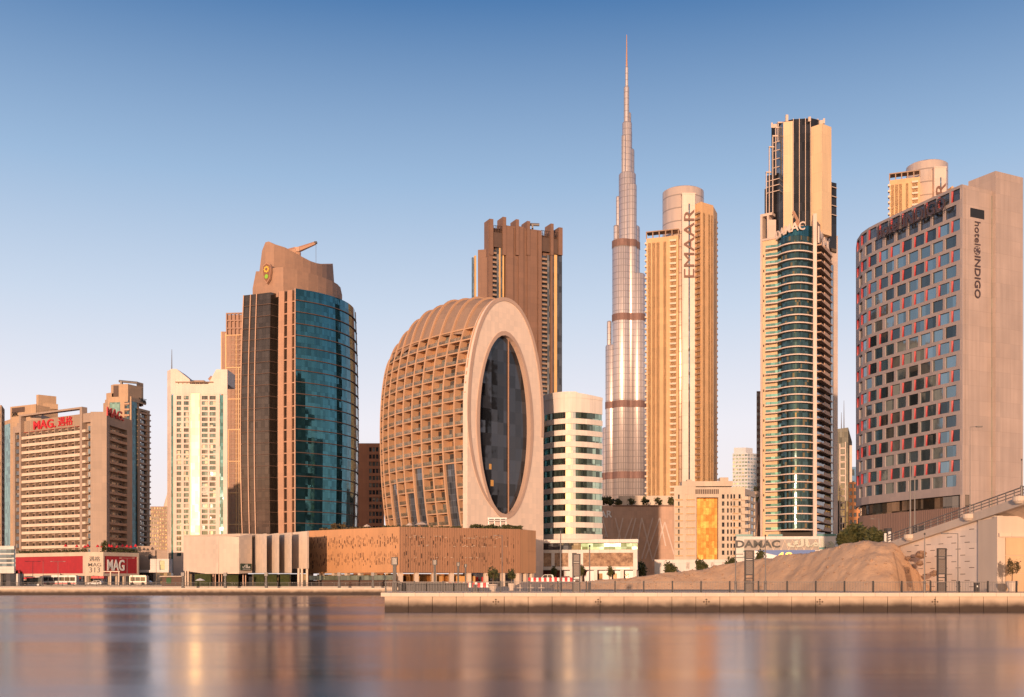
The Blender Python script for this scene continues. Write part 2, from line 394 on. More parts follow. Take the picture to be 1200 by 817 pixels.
def quay_mat(name, dry, wet, z0, z1):
    m, t, b = _mat(name); n = t.nodes.new; L = t.links.new
    ge = n('ShaderNodeNewGeometry'); sp = n('ShaderNodeSeparateXYZ'); L(ge.outputs['Position'], sp.inputs[0])
    no = n('ShaderNodeTexNoise'); no.inputs['Scale'].default_value = .9; no.inputs['Detail'].default_value = 7; L(ge.outputs['Position'], no.inputs['Vector'])
    a = n('ShaderNodeMath'); a.operation = 'MULTIPLY_ADD'; a.inputs[1].default_value = .55; L(no.outputs['Fac'], a.inputs[0]); L(sp.outputs['Z'], a.inputs[2])
    r = n('ShaderNodeMapRange'); r.interpolation_type = 'SMOOTHSTEP'; r.inputs['From Min'].default_value = z0 + .28; r.inputs['From Max'].default_value = z1 + .28
    L(a.outputs[0], r.inputs['Value'])
    mm = n('ShaderNodeMix'); mm.data_type = 'RGBA'; mm.inputs['A'].default_value = (*wet, 1); mm.inputs['B'].default_value = (*dry, 1); L(r.outputs[0], mm.inputs['Factor'])
    n2 = n('ShaderNodeTexNoise'); n2.inputs['Scale'].default_value = .7; n2.inputs['Detail'].default_value = 6; L(ge.outputs['Position'], n2.inputs['Vector'])
    c = _mul(t, mm.outputs['Result'], _grey(t, n2.outputs['Fac'], .7, 1.3))
    L(c, b.inputs['Base Color']); b.inputs['Roughness'].default_value = .8
    return m
M['quay'] = quay_mat('tide_stained_stone', (.50, .38, .28), (.045, .028, .02), .42, 1.40)
M['coping'] = wall('quay_coping', (.60, .47, .37), joints=(2.4, 5), jdark=.7)
M['groove'] = plain('joint_shadow_grout', (.10, .07, .05), .9)

qw = thing('quay_wall', 'pale stone quay wall of square blocks with dark tide stain, nearest to the viewer', 'quay wall', (30, 109, 0))
mb = MB(); mb.box(-13.0, 130, 108.85, 109.3, 1.55, 1.93); mb.box(-13.0, -12.3, 109.3, 118, 1.55, 1.93); mb.build('coping', M['coping'], qw)
mb = MB(); mb.poly([(-12.6, 109.35, -1.5), (130, 109.35, -1.5), (130, 109.35, 1.55), (-12.6, 109.35, 1.55)]); mb.poly([(-12.5, 109.35, -1.5), (-12.5, 109.35, 1.55), (-24, 262, 1.55), (-24, 262, -1.5)])
mb.build('joint_backing', M['groove'], qw)
bl = []
xq = -12.65
while xq < 60:
    b_ = MB(); b_.box(xq, xq + 2.33, 109.08 + random.uniform(0, .03), 109.34, -1.2, 1.545); bl.append((b_, M['quay'])); xq += 2.38
parts(qw, 'block', bl)
for px in (581, 701, 828, 961, 1096):     # small diamond ornament let into the stone
    mb = MB(); cx = X(px, 109); cz = 1.02
    for dx, dz in ((0, .22), (0, -.22), (.25, 0), (-.25, 0), (0, 0)):
        mb.hexa([(cx + dx - .11, 109.05, cz + dz), (cx + dx, 109.05, cz + dz - .1), (cx + dx, 109.1, cz + dz - .1), (cx + dx - .11, 109.1, cz + dz)],
                [(cx + dx, 109.05, cz + dz + .1), (cx + dx + .11, 109.05, cz + dz), (cx + dx + .11, 109.1, cz + dz), (cx + dx, 109.1, cz + dz + .1)])
    mb.build('emblem', M['groove'], qw)
q2 = thing('quay_wall', 'long low stone quay along the far side of the water, left half', 'quay wall', (-120, 249, 0))
mb = MB(); mb.box(-420, -20, 248.9, 249.6, 1.28, 1.62); mb.build('coping', M['coping'], q2)
mb = MB(); mb.box(-420, -20, 249.15, 249.6, -1, 1.28); mb.build('wall', M['quay'], q2)
mb = MB(); mb.box(-420, -20, 262, 262.3, 1.5, GZ + .01); mb.build('step', M['concrete'], q2)

mb = MB()                                    # the street in front of the white podium lies a little higher than the quay
HZ = 3.08
A = [(X(596, 190), 190, GZ + .004), (X(790, 190), 190, GZ + .004), (X(800, 252), 252, HZ), (X(614, 252), 252, HZ)]
mb.poly(A); mb.poly([A[3], A[2], (X(800, 372), 372, HZ), (X(618, 372), 372, HZ)])
mb.poly([A[0], A[3], (X(618, 372), 372, HZ), (X(612, 372), 372, GZ + .004), (X(604, 252), 252, GZ + .004)]); mb.poly([A[2], A[1], (X(815, 252), 252, GZ + .004), (X(815, 372), 372, GZ + .004), (X(800, 372), 372, HZ)])
structure(mb.build('raised_ground', M['sand']))

# ---- sand mound
from mathutils import noise
prof = [(640, 683), (690, 680.5), (740, 675), (800, 667), (860, 659.5), (900, 653), (950, 644.5), (985, 638), (1010, 634), (1030, 631.5), (1046, 633), (1054, 640), (1061, 652), (1069, 663), (1080, 673), (1100, 682.5)]
def mh(px):
    for (a, b), (c, d) in zip(prof, prof[1:]):
        if a <= px <= c: return b + (d - b) * (px - a) / (c - a)
    return 684
NX, NY = 240, 70; vs = []; fs = []
def sm(v): v = max(0, min(1, v)); return v * v * (3 - 2 * v)
for j in range(NY + 1):
    for i in range(NX + 1):
        px = 645 + 470 * i / NX; k = sm((px - 830) / 215); rid = 165 - 27 * k; h0 = max(0, Z(mh(px), rid) - GZ); toe, bak = rid - max(3.5, min(15, h0 * 1.75)), rid + 8 + h0 * 3.0
        v = j / NY; y = toe + (rid - toe) * v / .45 if v < .45 else rid + (bak - rid) * (v - .45) / .55
        x = X(px, y); h = max(0, Z(mh(px), rid) - GZ)
        g = .75 * v / .45 + .25 * math.sin(v / .45 * math.pi / 2) if v < .45 else 1 - sm((v - .45) / .55)
        e = h * g
        e += min(1, e / 2) * (.45 * noise.noise((x * .16, y * .16, 3)) + (.22 + .12 * k) * noise.noise((x * .5, y * .4, 9)) + (.09 + .08 * k) * noise.noise((x * 1.3, y * 1.1, 5)) + (.035 + .05 * k) * noise.noise((x * 3.1, y * 2.7, 1)))
        vs.append((x, y, GZ - .15 + e))
for j in range(NY):
    for i in range(NX):
        a = j * (NX + 1) + i; fs.append((a, a + 1, a + NX + 2, a + NX + 1))
mb = MB(); mb.v = vs; mb.f = fs; mb.m = [0] * len(fs)
structure(mb.build('sand_mound', M['sand'], smooth=True))
rs = random.Random(3); mb = MB()             # loose stones and clods lying on the mound, far too many to count
for _ in range(900):
    i = rs.choice(range(len(vs))); vx, vy, vz = vs[i]
    if vz < GZ + .15: continue
    q = rs.uniform(.05, .16) * (1.8 if rs.random() < .08 else 1); n = 5; o = len(mb.v)
    for k, (rr, zz) in enumerate(((.9, -.5), (1, .2), (.4, .75))):
        mb.v += [(vx + q * rr * rs.uniform(.7, 1.3) * math.cos(6.283 * j / n), vy + q * rr * rs.uniform(.7, 1.3) * math.sin(6.283 * j / n), vz + q * zz) for j in range(n)]
    for k in range(2):
        for j in range(n): mb.f.append((o + k * n + j, o + k * n + (j + 1) % n, o + (k + 1) * n + (j + 1) % n, o + (k + 1) * n + j)); mb.m.append(0)
    mb.f.append(tuple(o + 2 * n + j for j in range(n))); mb.m.append(0)
M['clod'] = ground_mat('clod', (.44, .27, .17), (.30, .18, .11), 1.5, .6)
ls = mb.build('loose_stones', M['clod']); ls['kind'] = 'stuff'; ls['label'] = 'loose stones and clods scattered over the sand mound'; ls['category'] = 'stones'
def rock(px, py, Y, s):
    mb = MB(); o = Vector((X(px, Y), Y, Z(py, Y))); n = 9
    for k in range(6):
        ph = math.pi * k / 5
        mb.v += [tuple(o + Vector((math.sin(ph) * math.cos(6.283 * i / n), math.sin(ph) * math.sin(6.283 * i / n), .8 * math.cos(ph))) * s * (1 + .45 * noise.noise((i * 1.3 + px, k * 1.1, s)))) for i in range(n)]
    for k in range(5):
        for i in range(n):
            mb.f.append((k * n + i, k * n + (i + 1) % n, (k + 1) * n + (i + 1) % n, (k + 1) * n + i)); mb.m.append(0)
    return mb
M['rock'] = ground_mat('clay_rubble', (.36, .22, .14), (.24, .14, .09), 1.2, .9)
for px, py, Y, s, lab in ((1079, 650, 134.5, .62, 'dark brown clay boulder stuck in the bank beside the patterned wall, uppermost'), (1078, 660, 134, .42, 'small dark clay boulder under the largest one in the bank'),
                          (1064, 654, 136, .30, 'small reddish boulder on the sandy bank, left of the others'), (1094, 672, 131, .45, 'clay boulder low on the bank at the foot of the patterned wall')):
    tag(rock(px, py, Y, s).build('boulder', M['rock']), lab, 'boulder', 'boulders in the bank')

# ---- bridge ramp
BX = 52.0
def bz(y): return 8.37 + (144 - y) * .139 if y > 112 else 12.82 + (112 - y) * .045    # top of the edge beam
def bxx(y): return BX + (131 - y) * .165   # the road runs a little askew
def skew(mb): mb.v = [(v[0] + (131 - v[1]) * .165, v[1], v[2]) for v in mb.v]; return mb
br = thing('bridge', 'pale concrete road bridge rising over a patterned abutment wall at the right edge', 'bridge', (BX, 130, GZ))
ys = [146, 140, 130, 120, 112, 95, 80, 60, 40]
mb = MB()
for a, b in zip(ys, ys[1:]):
    mb.hexa([(BX, b, bz(b) - .95), (BX + .5, b, bz(b) - .95), (BX + .5, a, bz(a) - .95), (BX, a, bz(a) - .95)],
            [(BX, b, bz(b)), (BX + .5, b, bz(b)), (BX + .5, a, bz(a)), (BX, a, bz(a))])
skew(mb).build('edge_beam', M['slab'], br)
mb = MB()
for a, b in zip(ys, ys[1:]):
    mb.hexa([(BX + .5, b, bz(b) - .75), (BX + 18, b, bz(b) - .75), (BX + 18, a, bz(a) - .75), (BX + .5, a, bz(a) - .75)],
            [(BX + .5, b, bz(b) - .3), (BX + 18, b, bz(b) - .3), (BX + 18, a, bz(a) - .3), (BX + .5, a, bz(a) - .3)])
skew(mb).build('deck', M['concrete'], br)
mb = MB()                                   # curved haunch under the deck, clear of the abutment
hs = [(.6, -.75), (1.6, -.95), (2.8, -1.35), (3.8, -1.95), (4.6, -2.7), (5.0, -3.3), (12, -3.3), (12.6, -2.7), (17, -.75)]
for a, b in zip([123, 112, 95, 80, 60], [112, 95, 80, 60, 40]):
    for (x0, z0), (x1, z1) in zip(hs, hs[1:]):
        mb.poly([(BX + x0, b, bz(b) + z0), (BX + x1, b, bz(b) + z1), (BX + x1, a, bz(a) + z1), (BX + x0, a, bz(a) + z0)])
    if a == 123: mb.poly([(BX + x0, a, bz(a) + z0) for x0, z0 in hs])
skew(mb).build('haunch', M['coping'], br)
WX = BX + .45                               # patterned side wall
mb = MB()
mb.hexa([(WX, 122.6, GZ - .3), (WX + 1, 122.6, GZ - .3), (WX + 1, 145, GZ - .3), (WX, 145, GZ - .3)],
        [(WX, 122.6, bz(122.6) - .96), (WX + 1, 122.6, bz(122.6) - .96), (WX + 1, 145, bz(145) - .96), (WX, 145, bz(145) - .96)])
for k in range(11):                         # short horizontal slots, staggered
    z = GZ + .5 + k * .74
    for q in range(9):
        y = 126.4 + q * 2.75 + (k % 3) * .9
        if y < 143.8 and z < bz(y) - 1.5: mb.box(WX - .02, WX, y, y + 1.0, z, z + .07, 1)
skew(mb).build('side_wall', [wall('pale_wall_stone', (.74, .61, .51), joints=(2.2, 1.5), jdark=.93, offset=.5), M['groove']], br)
mb = MB(); mb.box(WX - .28, WX, 122.3, 125.2, GZ, bz(125) - .97); mb.box(WX - .28, WX + 20, 121.6, 122.3, GZ, bz(123) - 1)
skew(mb).build('pilaster', M['slab'], br)
mb = MB()
for q in range(5):
    for r_ in range(3): mb.box(WX + .6 + q * 2.3, WX + 2.82 + q * 2.3, 121.45, 121.6, GZ + .05 + r_ * 2.0, GZ + 2.0 + r_ * 2.0)
skew(mb).build('stone_panel', wall('ochre_stone', (.52, .34, .20), var=.25), br)
mb = MB(); mb.box(WX - .2, WX + 15, 121.3, 121.6, GZ + 6.08, GZ + 6.5); skew(mb).build('string_course', M['coping'], br)
mb = MB()
for (x0) in (BX + .2,):
    y = 145.6
    while y > 42:
        mb.box(x0 - .05, x0 + .05, y - .04, y + .04, bz(y), bz(y) + 1.0); y -= 1.5
    for h in (.35, .7, 1.03):
        for a, b in zip(ys, ys[1:]): mb.tube((x0, a, bz(a) + h), (x0, b, bz(b) + h), .05 if h < 1 else .07, 5)
skew(mb).build('railing', M['grey'], br)
for y, lab in ((139.5, 1), (126.5, 1), (117.2, 1)):
    mb = MB(); mb.lathe(BX - .15, y, [(.35, bz(y) - .75), (.62, bz(y) - .45), (.62, bz(y) + .02)], 14); skew(mb).build('lamp_bracket', M['slab'], br)

# ================================================================== BUILDINGS
def foot(front, depth):
    return [Vector(p) for p in front] + [Vector(p) * (1 + depth / Vector(p).y) for p in reversed(front)]
def loc(px, Y): return (X(px, Y), Y, GZ)
def openwall(fc, mb, u0, u1, z0, z1, bays, floors, items, gl, rec=.4, mi=0, wide=None):
    """piers and spandrels standing proud round real openings, and one pane set back in each"""
    e = u0
    for a, b in bays:
        if a - e > .01: fc.box(mb, e, a, z0, z1, -rec, 0, mi)
        z = z0
        for za, zb in floors:
            if za - z > .01: fc.box(mb, a, b, z, za, -rec, 0, mi)
            z = zb
            p = MB(); fc.box(p, a, b, za, zb, -rec - .02, -rec + .06); items.append((p, random.choice(gl) if isinstance(gl, list) else gl))
        if z1 - z > .01: fc.box(mb, a, b, z, z1, -rec, 0, mi)
        e = b
    if u1 - e > .01: fc.box(mb, e, u1, z0, z1, -rec, 0, mi)
def frange(a, b, n): return [a + (b - a) * i / n for i in range(n + 1)]
M['gl_blue'] = glass('blue_grey_glass', (.22, .30, .34), pane=(1.6, 1.7), metal=.7)
M['gl_cool'] = glass('cool_window_glass', (.10, .155, .17), pane=(1.3, 3.1), metal=.3, lfrac=.2, lcol=(.4, .38, .34))
M['gl_tealstrip'] = glass('teal_strip_glass', (.04, .16, .19), pane=(1.2, 1.6), metal=.2, mull=.7)
M['parapet'] = wall('balcony_parapet', (.66, .52, .40), joints=(3.2, 9), jdark=.85)
M['parapet2'] = wall('tan_parapet', (.46, .28, .18))
M['clay'] = wall('clay_render', (.32, .21, .145), joints=(4, 3.1), jdark=.8)

def simple_tower(name, label, front, depth, zt, wallm, gl, cols, rows, z0=None, win=(.62, .55), group=None, roof=None):
    """far block: each visible side a grid of real recessed windows"""
    z0 = GZ if z0 is None else z0
    c = front[len(front) // 2]
    t = thing(name, label, 'building', (c[0], c[1], GZ), group)
    mb = MB(); mb.prism(foot(offs(front, -.45), depth), GZ - .2, zt); items = []
    for (a, b), n in zip(zip(front, front[1:]), cols):
        fc = F(a, b)
        if n == 0: fc.box(mb, 0, fc.L, GZ, zt + .5, -.44, 0); continue
        w = fc.L / n; bays = [(w * (i + .5 - win[0] / 2), w * (i + .5 + win[0] / 2)) for i in range(n)]
        h = (zt - z0) / rows; fl = [(z0 + h * (k + .3), z0 + h * (k + .3 + win[1])) for k in range(rows)]
        openwall(fc, mb, 0, fc.L, z0, zt + .5, bays, fl, items, gl)
    if roof: roof(mb)
    mb.build('wall', wallm, t); parts(t, 'window', items)
    return t

# ---- 1: red-lettered apartment block and its podium
A0, A1, A2, A3 = P(15, 512), P(106, 482), P(125, 482), P(155, 508)
t = thing('apartment_block', 'wide beige apartment block with long pale balconies and red rooftop letters, at the left', 'building', (A1.x, A1.y, GZ))
zt = Z(481, 482); f1, f2, f3 = F(A0, A1), F(A1, A2), F(A2, A3)
mb = MB(); mb.prism(foot(offs([A0, A1, A2, A3], -2.2), 22), GZ, zt - 1)
zb = GZ + 13; nfl = 17; fh = (Z(497, 482) - zb) / nfl
u25, u96, u102 = f1.at(25.5), f1.at(94.5), f1.at(102)
bw = (u96 - u25) / 9
# frame and plain walls
f1.box(mb, 0, f1.at(17.5), zb, zt - 3, -2.2, 0); f1.box(mb, f1.at(23.5), u25, zb, zt + 1.2, -2.2, .5); f1.box(mb, u96, f1.at(97.2), zb, zt + 1.2, -2.2, .5)
f1.box(mb, f1.at(23.5), f1.at(97.2), zt + 1.21, zt + 2.0, -2.2, .55)
f1.box(mb, f1.at(17.5), f1.at(23.4), zt - 6, zt - 3, -2.2, 0); f1.box(mb, f1.at(97.3), f1.L, zt - 5, zt - 1, -2.2, 0); f1.box(mb, f1.at(106), f1.L, zb, zt - 5, -2.2, 0)
f2.box(mb, 0, f2.L, zb, zt - .6, -2.2, 0); f3.box(mb, 0, f3.at(128.5), zb, zt - .6, -2.2, 0); f3.box(mb, f3.at(149), f3.L, zb, zt - .6, -2.2, 0)
f3.box(mb, f3.at(128.5), f3.at(149), zb + nfl * fh, zt - .6, -2.2, 0)
mb.build('wall', M['beige'], t)
mb = MB(); f1.box(mb, u25, u96, Z(497, 482), zt - .8, -2.1, -1.2); mb.build('sign_panel', wall('ribbed_sign_backing', (.34, .24, .17), joints=(1.2, 30), jdark=.6), t)
win = []; bal = []; fins = MB()
for i in range(1, 9): f1.box(fins, u25 + i * bw - .18, u25 + i * bw + .18, zb, Z(497, 482), -2.1, -.35)
fins.build('party_wall', M['beige'], t)
for k in range(nfl):
    z = zb + k * fh
    p = MB(); f1.box(p, u25 + .02, u96 - .02, z + .08, z + 1.2, -.25, .12); f1.box(p, u25 + .02, u96 - .02, z - .12, z + .08, -2.1, .12); bal.append((p, M['parapet']))
    p = MB(); f1.box(p, u96 + 2.0, f1.at(101.6), z, z + 1.15, -1.2, .7); bal.append((p, M['parapet']))
    p = MB(); f3.box(p, f3.at(128.5) + .02, f3.at(149) - .02, z, z + 1.15, -1.2, .1); bal.append((p, M['parapet2']))
    p = MB(); f1.box(p, f1.at(103), f1.at(105.9), z + .5, z + 2.6, -1, -.1); win.append((p, M['gl_pale']))
    p = MB(); f1.box(p, f1.at(17.6), f1.at(23.3), z + .6, z + 2.4, -1.4, -.4); win.append((p, M['gl_win']))
    for i in range(9):
        c = u25 + (i + .5) * bw
        p = MB(); f1.box(p, c - bw * .42, c + bw * .12, z + .1, z + 2.5, -2.3, -2.12); win.append((p, random.choice([M['shade'], M['gl_dark'], M['gl_brown']])))
    for i in range(3):
        c = f3.at(128.5) + (i + .5) * (f3.at(149) - f3.at(128.5)) / 3
        p = MB(); f3.box(p, c - 2.4, c + 1.5, z + .1, z + 2.4, -2.3, -2.12); win.append((p, M['gl_win']))
parts(t, 'balcony', bal); parts(t, 'window', win)
mb = MB(); mb.add(text_on(f1, 'MAG.', f1.at(37.5), zt - 5.4, 4.0, d=-1.1, depth=.5, width=f1.at(63) - f1.at(37.5), bold=.015))
mb.add(text_on(f1, '邁格', f1.at(66), zt - 5.2, 4.1, d=-1.1, depth=.4, width=f1.at(83) - f1.at(66)))
f1.box(mb, u25, u96, zt - 6.1, zt - 6.0, -1.2, -1.0); mb.build('sign_letters', M['red'], t)
mb = text_on(f3, 'MAG.', f3.at(124.5), zt - 2.4, 4.0, d=.1, depth=.5, width=f3.at(144) - f3.at(124.5), bold=.015); mb.build('sign_letters', M['red'], t)
mb = MB(); mb.box(X(30, 505), X(43, 505), 510, 520, zt - 1, zt + 2.5); mb.build('plant_room', M['beige'], t)
# podium
B0, B1, B2, B3 = P(-6, 478), P(100, 446), P(121, 446), P(163, 462)
g1, g2, g3 = F(B0, B1), F(B1, B2), F(B2, B3)
t = thing('podium', 'cream podium with big red panels on both sides of its corner, at the left', 'podium', (B1.x, B1.y, GZ))
zp = Z(647, 446); z1 = Z(651.5, 446); z0 = Z(672, 446); zc = Z(675, 446)
mb = MB(); mb.prism(foot(offs([B0, B1, B2, B3], -1.5), 60), zc, zp - .5)
for g in (g1, g2, g3): g.box(mb, 0, g.L, z1, zp, -1.5, 0); g.box(mb, 0, g.L, zc, z0, -1.5, 0)
g1.box(mb, g1.at(97), g1.L, z0, z1, -1.5, 0); g2.box(mb, 0, g2.L, z0, z1, -1.5, 0); g3.box(mb, 0, g3.at(122.5), z0, z1, -1.5, 0); g3.box(mb, g3.at(161), g3.L, z0, z1, -1.5, 0)
for g, n in ((g1, 9), (g3, 5)):
    for i in range(n + 1): g.box(mb, g.L * i / n - .5, g.L * i / n + .5, GZ, zc, -1.5, -.1)
mb.build('wall', M['cream'], t)
mb = MB(); g1.box(mb, g1.at(17), g1.at(97), z0, z1, -1.5, -.25); mb.build('red_panel', M['redpanel'], t)
mb = MB(); g3.box(mb, g3.at(122.5), g3.at(161), z0, z1, -1.5, -.25); mb.build('red_panel', M['redpanel'], t)
mb = MB(); g1.box(mb, 0, g1.L, GZ, zc - .05, -4, -3); g2.box(mb, 0, g2.L, GZ, zc - .05, -2, -1.2); g3.box(mb, 0, g3.L, GZ, zc - .05, -4, -3); mb.build('shopfront', M['gl_dark'], t)
for a, b, g in ((30, 42, g1), (53, 68, g1), (84, 95, g1)):
    p = MB(); g.box(p, g.at(a), g.at(b), Z(678.5, 446), Z(676.6, 446), .02, 1.2); p.build('awning', M['red'], t)
mb = text_on(g3, 'MAG', g3.at(126), z0 + 1.1, 4.6, d=-.2, depth=.2, width=g3.at(146) - g3.at(126), bold=.02); mb.build('sign_letters', M['light'], t)
mb = text_on(g2, '邁格', 1.6, Z(658, 446), 2.1, width=4.4, d=.02, depth=.15, bold=.004); mb.add(text_on(g2, 'MAG', 1.2, Z(664, 446), 1.5, width=5.2, d=.02, depth=.15, bold=.004)); mb.add(text_on(g2, '313', 1.6, Z(671, 446), 2.1, width=4.4, d=.02, depth=.15, bold=.004))
mb.build('sign_letters', plain('brown_letters', (.07, .052, .045)), t)

# ---- 2: towers around it
simple_tower('apartment_tower', 'brown tower cut off by the left edge of the picture', [P(-30, 556), P(2, 556), P(5.5, 570)], 25, Z(476, 556), M['clay'], [M['gl_win'], M['gl_dark']], [4, 2], 26)
t = thing('office_building', 'low glass and white-banded building at the far lower left corner, beside the red-panelled podium', 'building', loc(0, 320))
g = F(P(-40, 322), P(17, 318)); mb = MB(); mb.prism(foot(offs([g.p, g.q], -.5), 30), Z(672, 320), Z(640, 320))
bands = []
for k, (ya, yb) in enumerate(((640, 644), (648.5, 650), (654, 655.5), (659, 660.5), (664, 672))): g.box(mb, 0, g.L, Z(yb, 320), Z(ya, 320), -.5, .2)
for i in range(8): g.box(mb, g.L - 1 - i * 6, g.L - .4 - i * 6, GZ, Z(672, 320), -3, -2)
mb.build('wall', M['white'], t)
for ya, yb in ((644, 648.5), (650, 654), (655.5, 659), (660.5, 664)):
    p = MB(); g.box(p, 0, g.L - .1, Z(yb, 320), Z(ya, 320), -.45, 0); p.build('window_band', M['gl_blue'], t)
p = MB(); g.box(p, 0, g.L, GZ, Z(672.2, 320), -4, -3.2); p.build('shopfront', M['gl_dark'], t)

# left tower behind the block
Q = [P(12, 618), P(43, 608), P(68, 618)]
t = thing('apartment_tower', 'beige tower with stepped roof and green glass side, rising behind the red-lettered block', 'building', loc(40, 612))
mb = MB(); zt = Z(475, 608); mb.prism(foot(Q, 25), GZ, zt)
f = F(Q[0], Q[1]); f.box(mb, f.at(13), f.at(43), zt - 20, zt + .6, 0, .5); f2_ = F(Q[1], Q[2])
mb.prism(foot([P(42.5, 612), P(45, 611), P(66, 617)], 12), zt - 1, Z(462.5, 611)); mb.prism(foot([P(42.5, 611), P(68, 616)], 20), zt - 1, Z(472, 611))
mb.build('wall', M['sandwall'], t)
p = MB(); f.box(p, f.at(15), f.at(30), Z(481.5, 608), Z(475.5, 608), .5, .6); p.build('louvre', M['dbrown'], t)
p = MB(); g = F(P(5, 626), P(12.3, 618)); g.box(p, 0, g.L, GZ, Z(496, 618), -3, 0); p.build('glass_side', M['gl_green'], t)
p = MB(); p.prism(foot([P(5, 627), P(12.3, 619)], 8), Z(496, 618), Z(491, 618)); p.build('roof_slab', M['sandwall'], t)
p = text_on(f, 'DAMAC', f.at(15), Z(486.5, 610), 2.6, d=.5, width=f.at(22.5) - f.at(15)); p.build('sign_letters', M['black'], t)
# right tower behind the block
Q = [P(121, 640), P(127, 634), P(150, 632), P(174, 652)]
t = thing('apartment_tower', 'beige tower with rounded crown, teal glass strip and balcony columns, right of the red-lettered block', 'building', loc(150, 634))
zt = Z(466, 632); mb = MB(); mb.prism(foot(offs([P(122, 640), P(128, 634), P(150, 632), P(164, 644)], -.5), 22), GZ, zt)
f1, f2, f3 = F(Q[0], Q[1]), F(Q[1], Q[2]), F(Q[2], Q[3])
cr = [P(130, 639), P(134, 636), P(150, 635), P(166, 646)]; mb.prism(foot(cr, 14), zt - 1, Z(450, 635))
mb.prism(foot([P(160, 642), P(168, 648)], 10), zt - 1, Z(446.5, 640)); mb.prism(foot([P(124.5, 638), P(131, 635)], 10), zt - 2, Z(460, 635))
f1.box(mb, 0, f1.L, GZ, zt - 2, -.5, 0)
for a, b in ((127, 128.5), (141, 146), (152.3, 154)): f2.box(mb, f2.at(a), f3.L if a > 300 else f2.at(b), GZ, zt + .6, -.5, .1)
f3.box(mb, f3.at(160.5), f3.at(163), GZ, Z(478, 640), -.5, .9); f3.box(mb, f3.at(170.5), f3.L, GZ, Z(478, 640), -3, .9); f3.box(mb, f3.at(160.5), f3.L, Z(480.5, 640), Z(478, 640), -.5, 1)
f2.box(mb, f2.at(128.5), f2.L, zt - 2.5, zt + .6, -.5, .12)
f3.box(mb, 0, f3.at(171), zt - 1.5, zt + .8, -.5, .12)
mb.build('wall', M['sandwall'], t)
p = MB(); f2.box(p, f2.at(128.5), f2.at(141), GZ, zt - 2.5, -.5, -.1); p.build('glass_strip', M['gl_green'], t)
p = MB(); f3.box(p, 0.1, f3.at(160.4), GZ, zt - 1.5, -.5, 0); p.build('glass_strip', M['gl_tealstrip'], t)
p = MB(); cr2 = F(cr[0], cr[1]); c3 = F(cr[1], cr[2]); c3.box(p, c3.at(133), c3.at(139), Z(465, 635), Z(451.5, 635), 0, .1); p.build('louvre', M['dbrown'], t)
c4 = F(P(160, 641), P(172, 650)); p = text_on(c4, 'DAMAC', c4.at(162.5), Z(471.8, 645), 2.6, d=.2, width=c4.at(171) - c4.at(162.5)); p.build('sign_letters', M['black'], t)
mb = MB(); mb.tube((X(138, 638), 640, Z(446, 638)), (X(160, 638), 640, Z(448, 638)), .7, 6); mb.box(X(140, 638), X(142, 638), 639, 641, Z(451, 638), Z(446, 638)); mb.build('window_cleaning_arm', M['grey'], t)
bal = []; win = []
zz = Z(481, 640)
while zz > GZ + 12:
    p = MB(); f3.box(p, f3.at(163.2), f3.at(170.3), zz - 1.4, zz - .4, .2, 1.4); bal.append((p, M['parapet2']))
    p = MB(); f3.box(p, f3.at(163.1), f3.at(170.4), zz - .4, zz + 1.5, -.4, -.1); win.append((p, M['gl_win']))
    p = MB(); f2.box(p, f2.at(146.2), f2.at(152.2), zz + 2, zz + 3.0, -.2, .8); bal.append((p, M['parapet2']))
    p = MB(); f2.box(p, f2.at(146.1), f2.at(152.2), zz + 3.05, zz + 4.9, -.4, -.2); win.append((p, M['gl_dark']))
    p = MB(); f3.box(p, f3.L - 2.2, f3.L + .8, zz - 1.4, zz - .6, -.5, 1.2); bal.append((p, M['parapet2']))
    zz -= 3.3
parts(t, 'balcony', bal); parts(t, 'window', win)

# low blocks right of the podium and the far buildings above them
t = thing('low_building', 'low beige block with a white box front and dark window, right of the red-panelled podium', 'building', loc(178, 470))
mb = MB(); mb.prism(foot([P(160, 475), P(182, 475)], 20), GZ, Z(640, 475)); mb.prism(foot([P(181, 476), P(196, 476)], 20), GZ, Z(645, 475)); mb.build('wall', M['beige'], t)
g = F(P(176, 470), P(198, 470)); mb = MB(); g.box(mb, 0, g.L, Z(657, 470), Z(655, 470), -5, 0); g.box(mb, 0, g.at(187), Z(668, 470), Z(657, 470), -5, 0); g.box(mb, g.at(193), g.L, Z(668, 470), Z(657, 470), -5, 0); g.box(mb, -6, g.L, Z(671, 470), Z(668, 470), -5, .3); mb.build('box_front', M['white'], t)
p = MB(); g.box(p, g.at(187), g.at(193), Z(668, 470), Z(657, 470), -4, -.5); p.build('window', M['gl_blue'], t)
p = MB(); g.box(p, -5, g.L, GZ, Z(671, 470), -6, -3); p.build('shopfront', M['gl_dark'], t)
p = MB(); f = F(P(160, 475), P(182, 475)); f.box(p, f.at(174), f.at(177.5), Z(656, 475), Z(650, 475), 0, .1); p.build('window', M['gl_dark'], t)
simple_tower('apartment_tower', 'far brown tower seen low in the gap left of the white tower', [P(176, 1500), P(196, 1500)], 40, Z(594, 1500), M['clay'], M['gl_win'], [6], 12, z0=Z(645, 1500))
simple_tower('apartment_tower', 'pale far block half hidden in front of the far brown tower in the gap', [P(175, 1300), P(186, 1300)], 40, Z(606, 1300), M['beige'], M['gl_win'], [4], 8, z0=Z(645, 1300))
mb = MB(); mb.lathe(X(196.5, 1900), 1900, [(7.5, GZ), (7.5, Z(598, 1900)), (6.4, Z(592, 1900)), (4, Z(586, 1900)), (1.4, Z(580, 1900)), (.2, Z(574, 1900))], 20)
tag(mb.build('domed_tower', M['cream'], None, True), 'far cream tower with a pointed dome tip, just left of the white tower', 'tower')

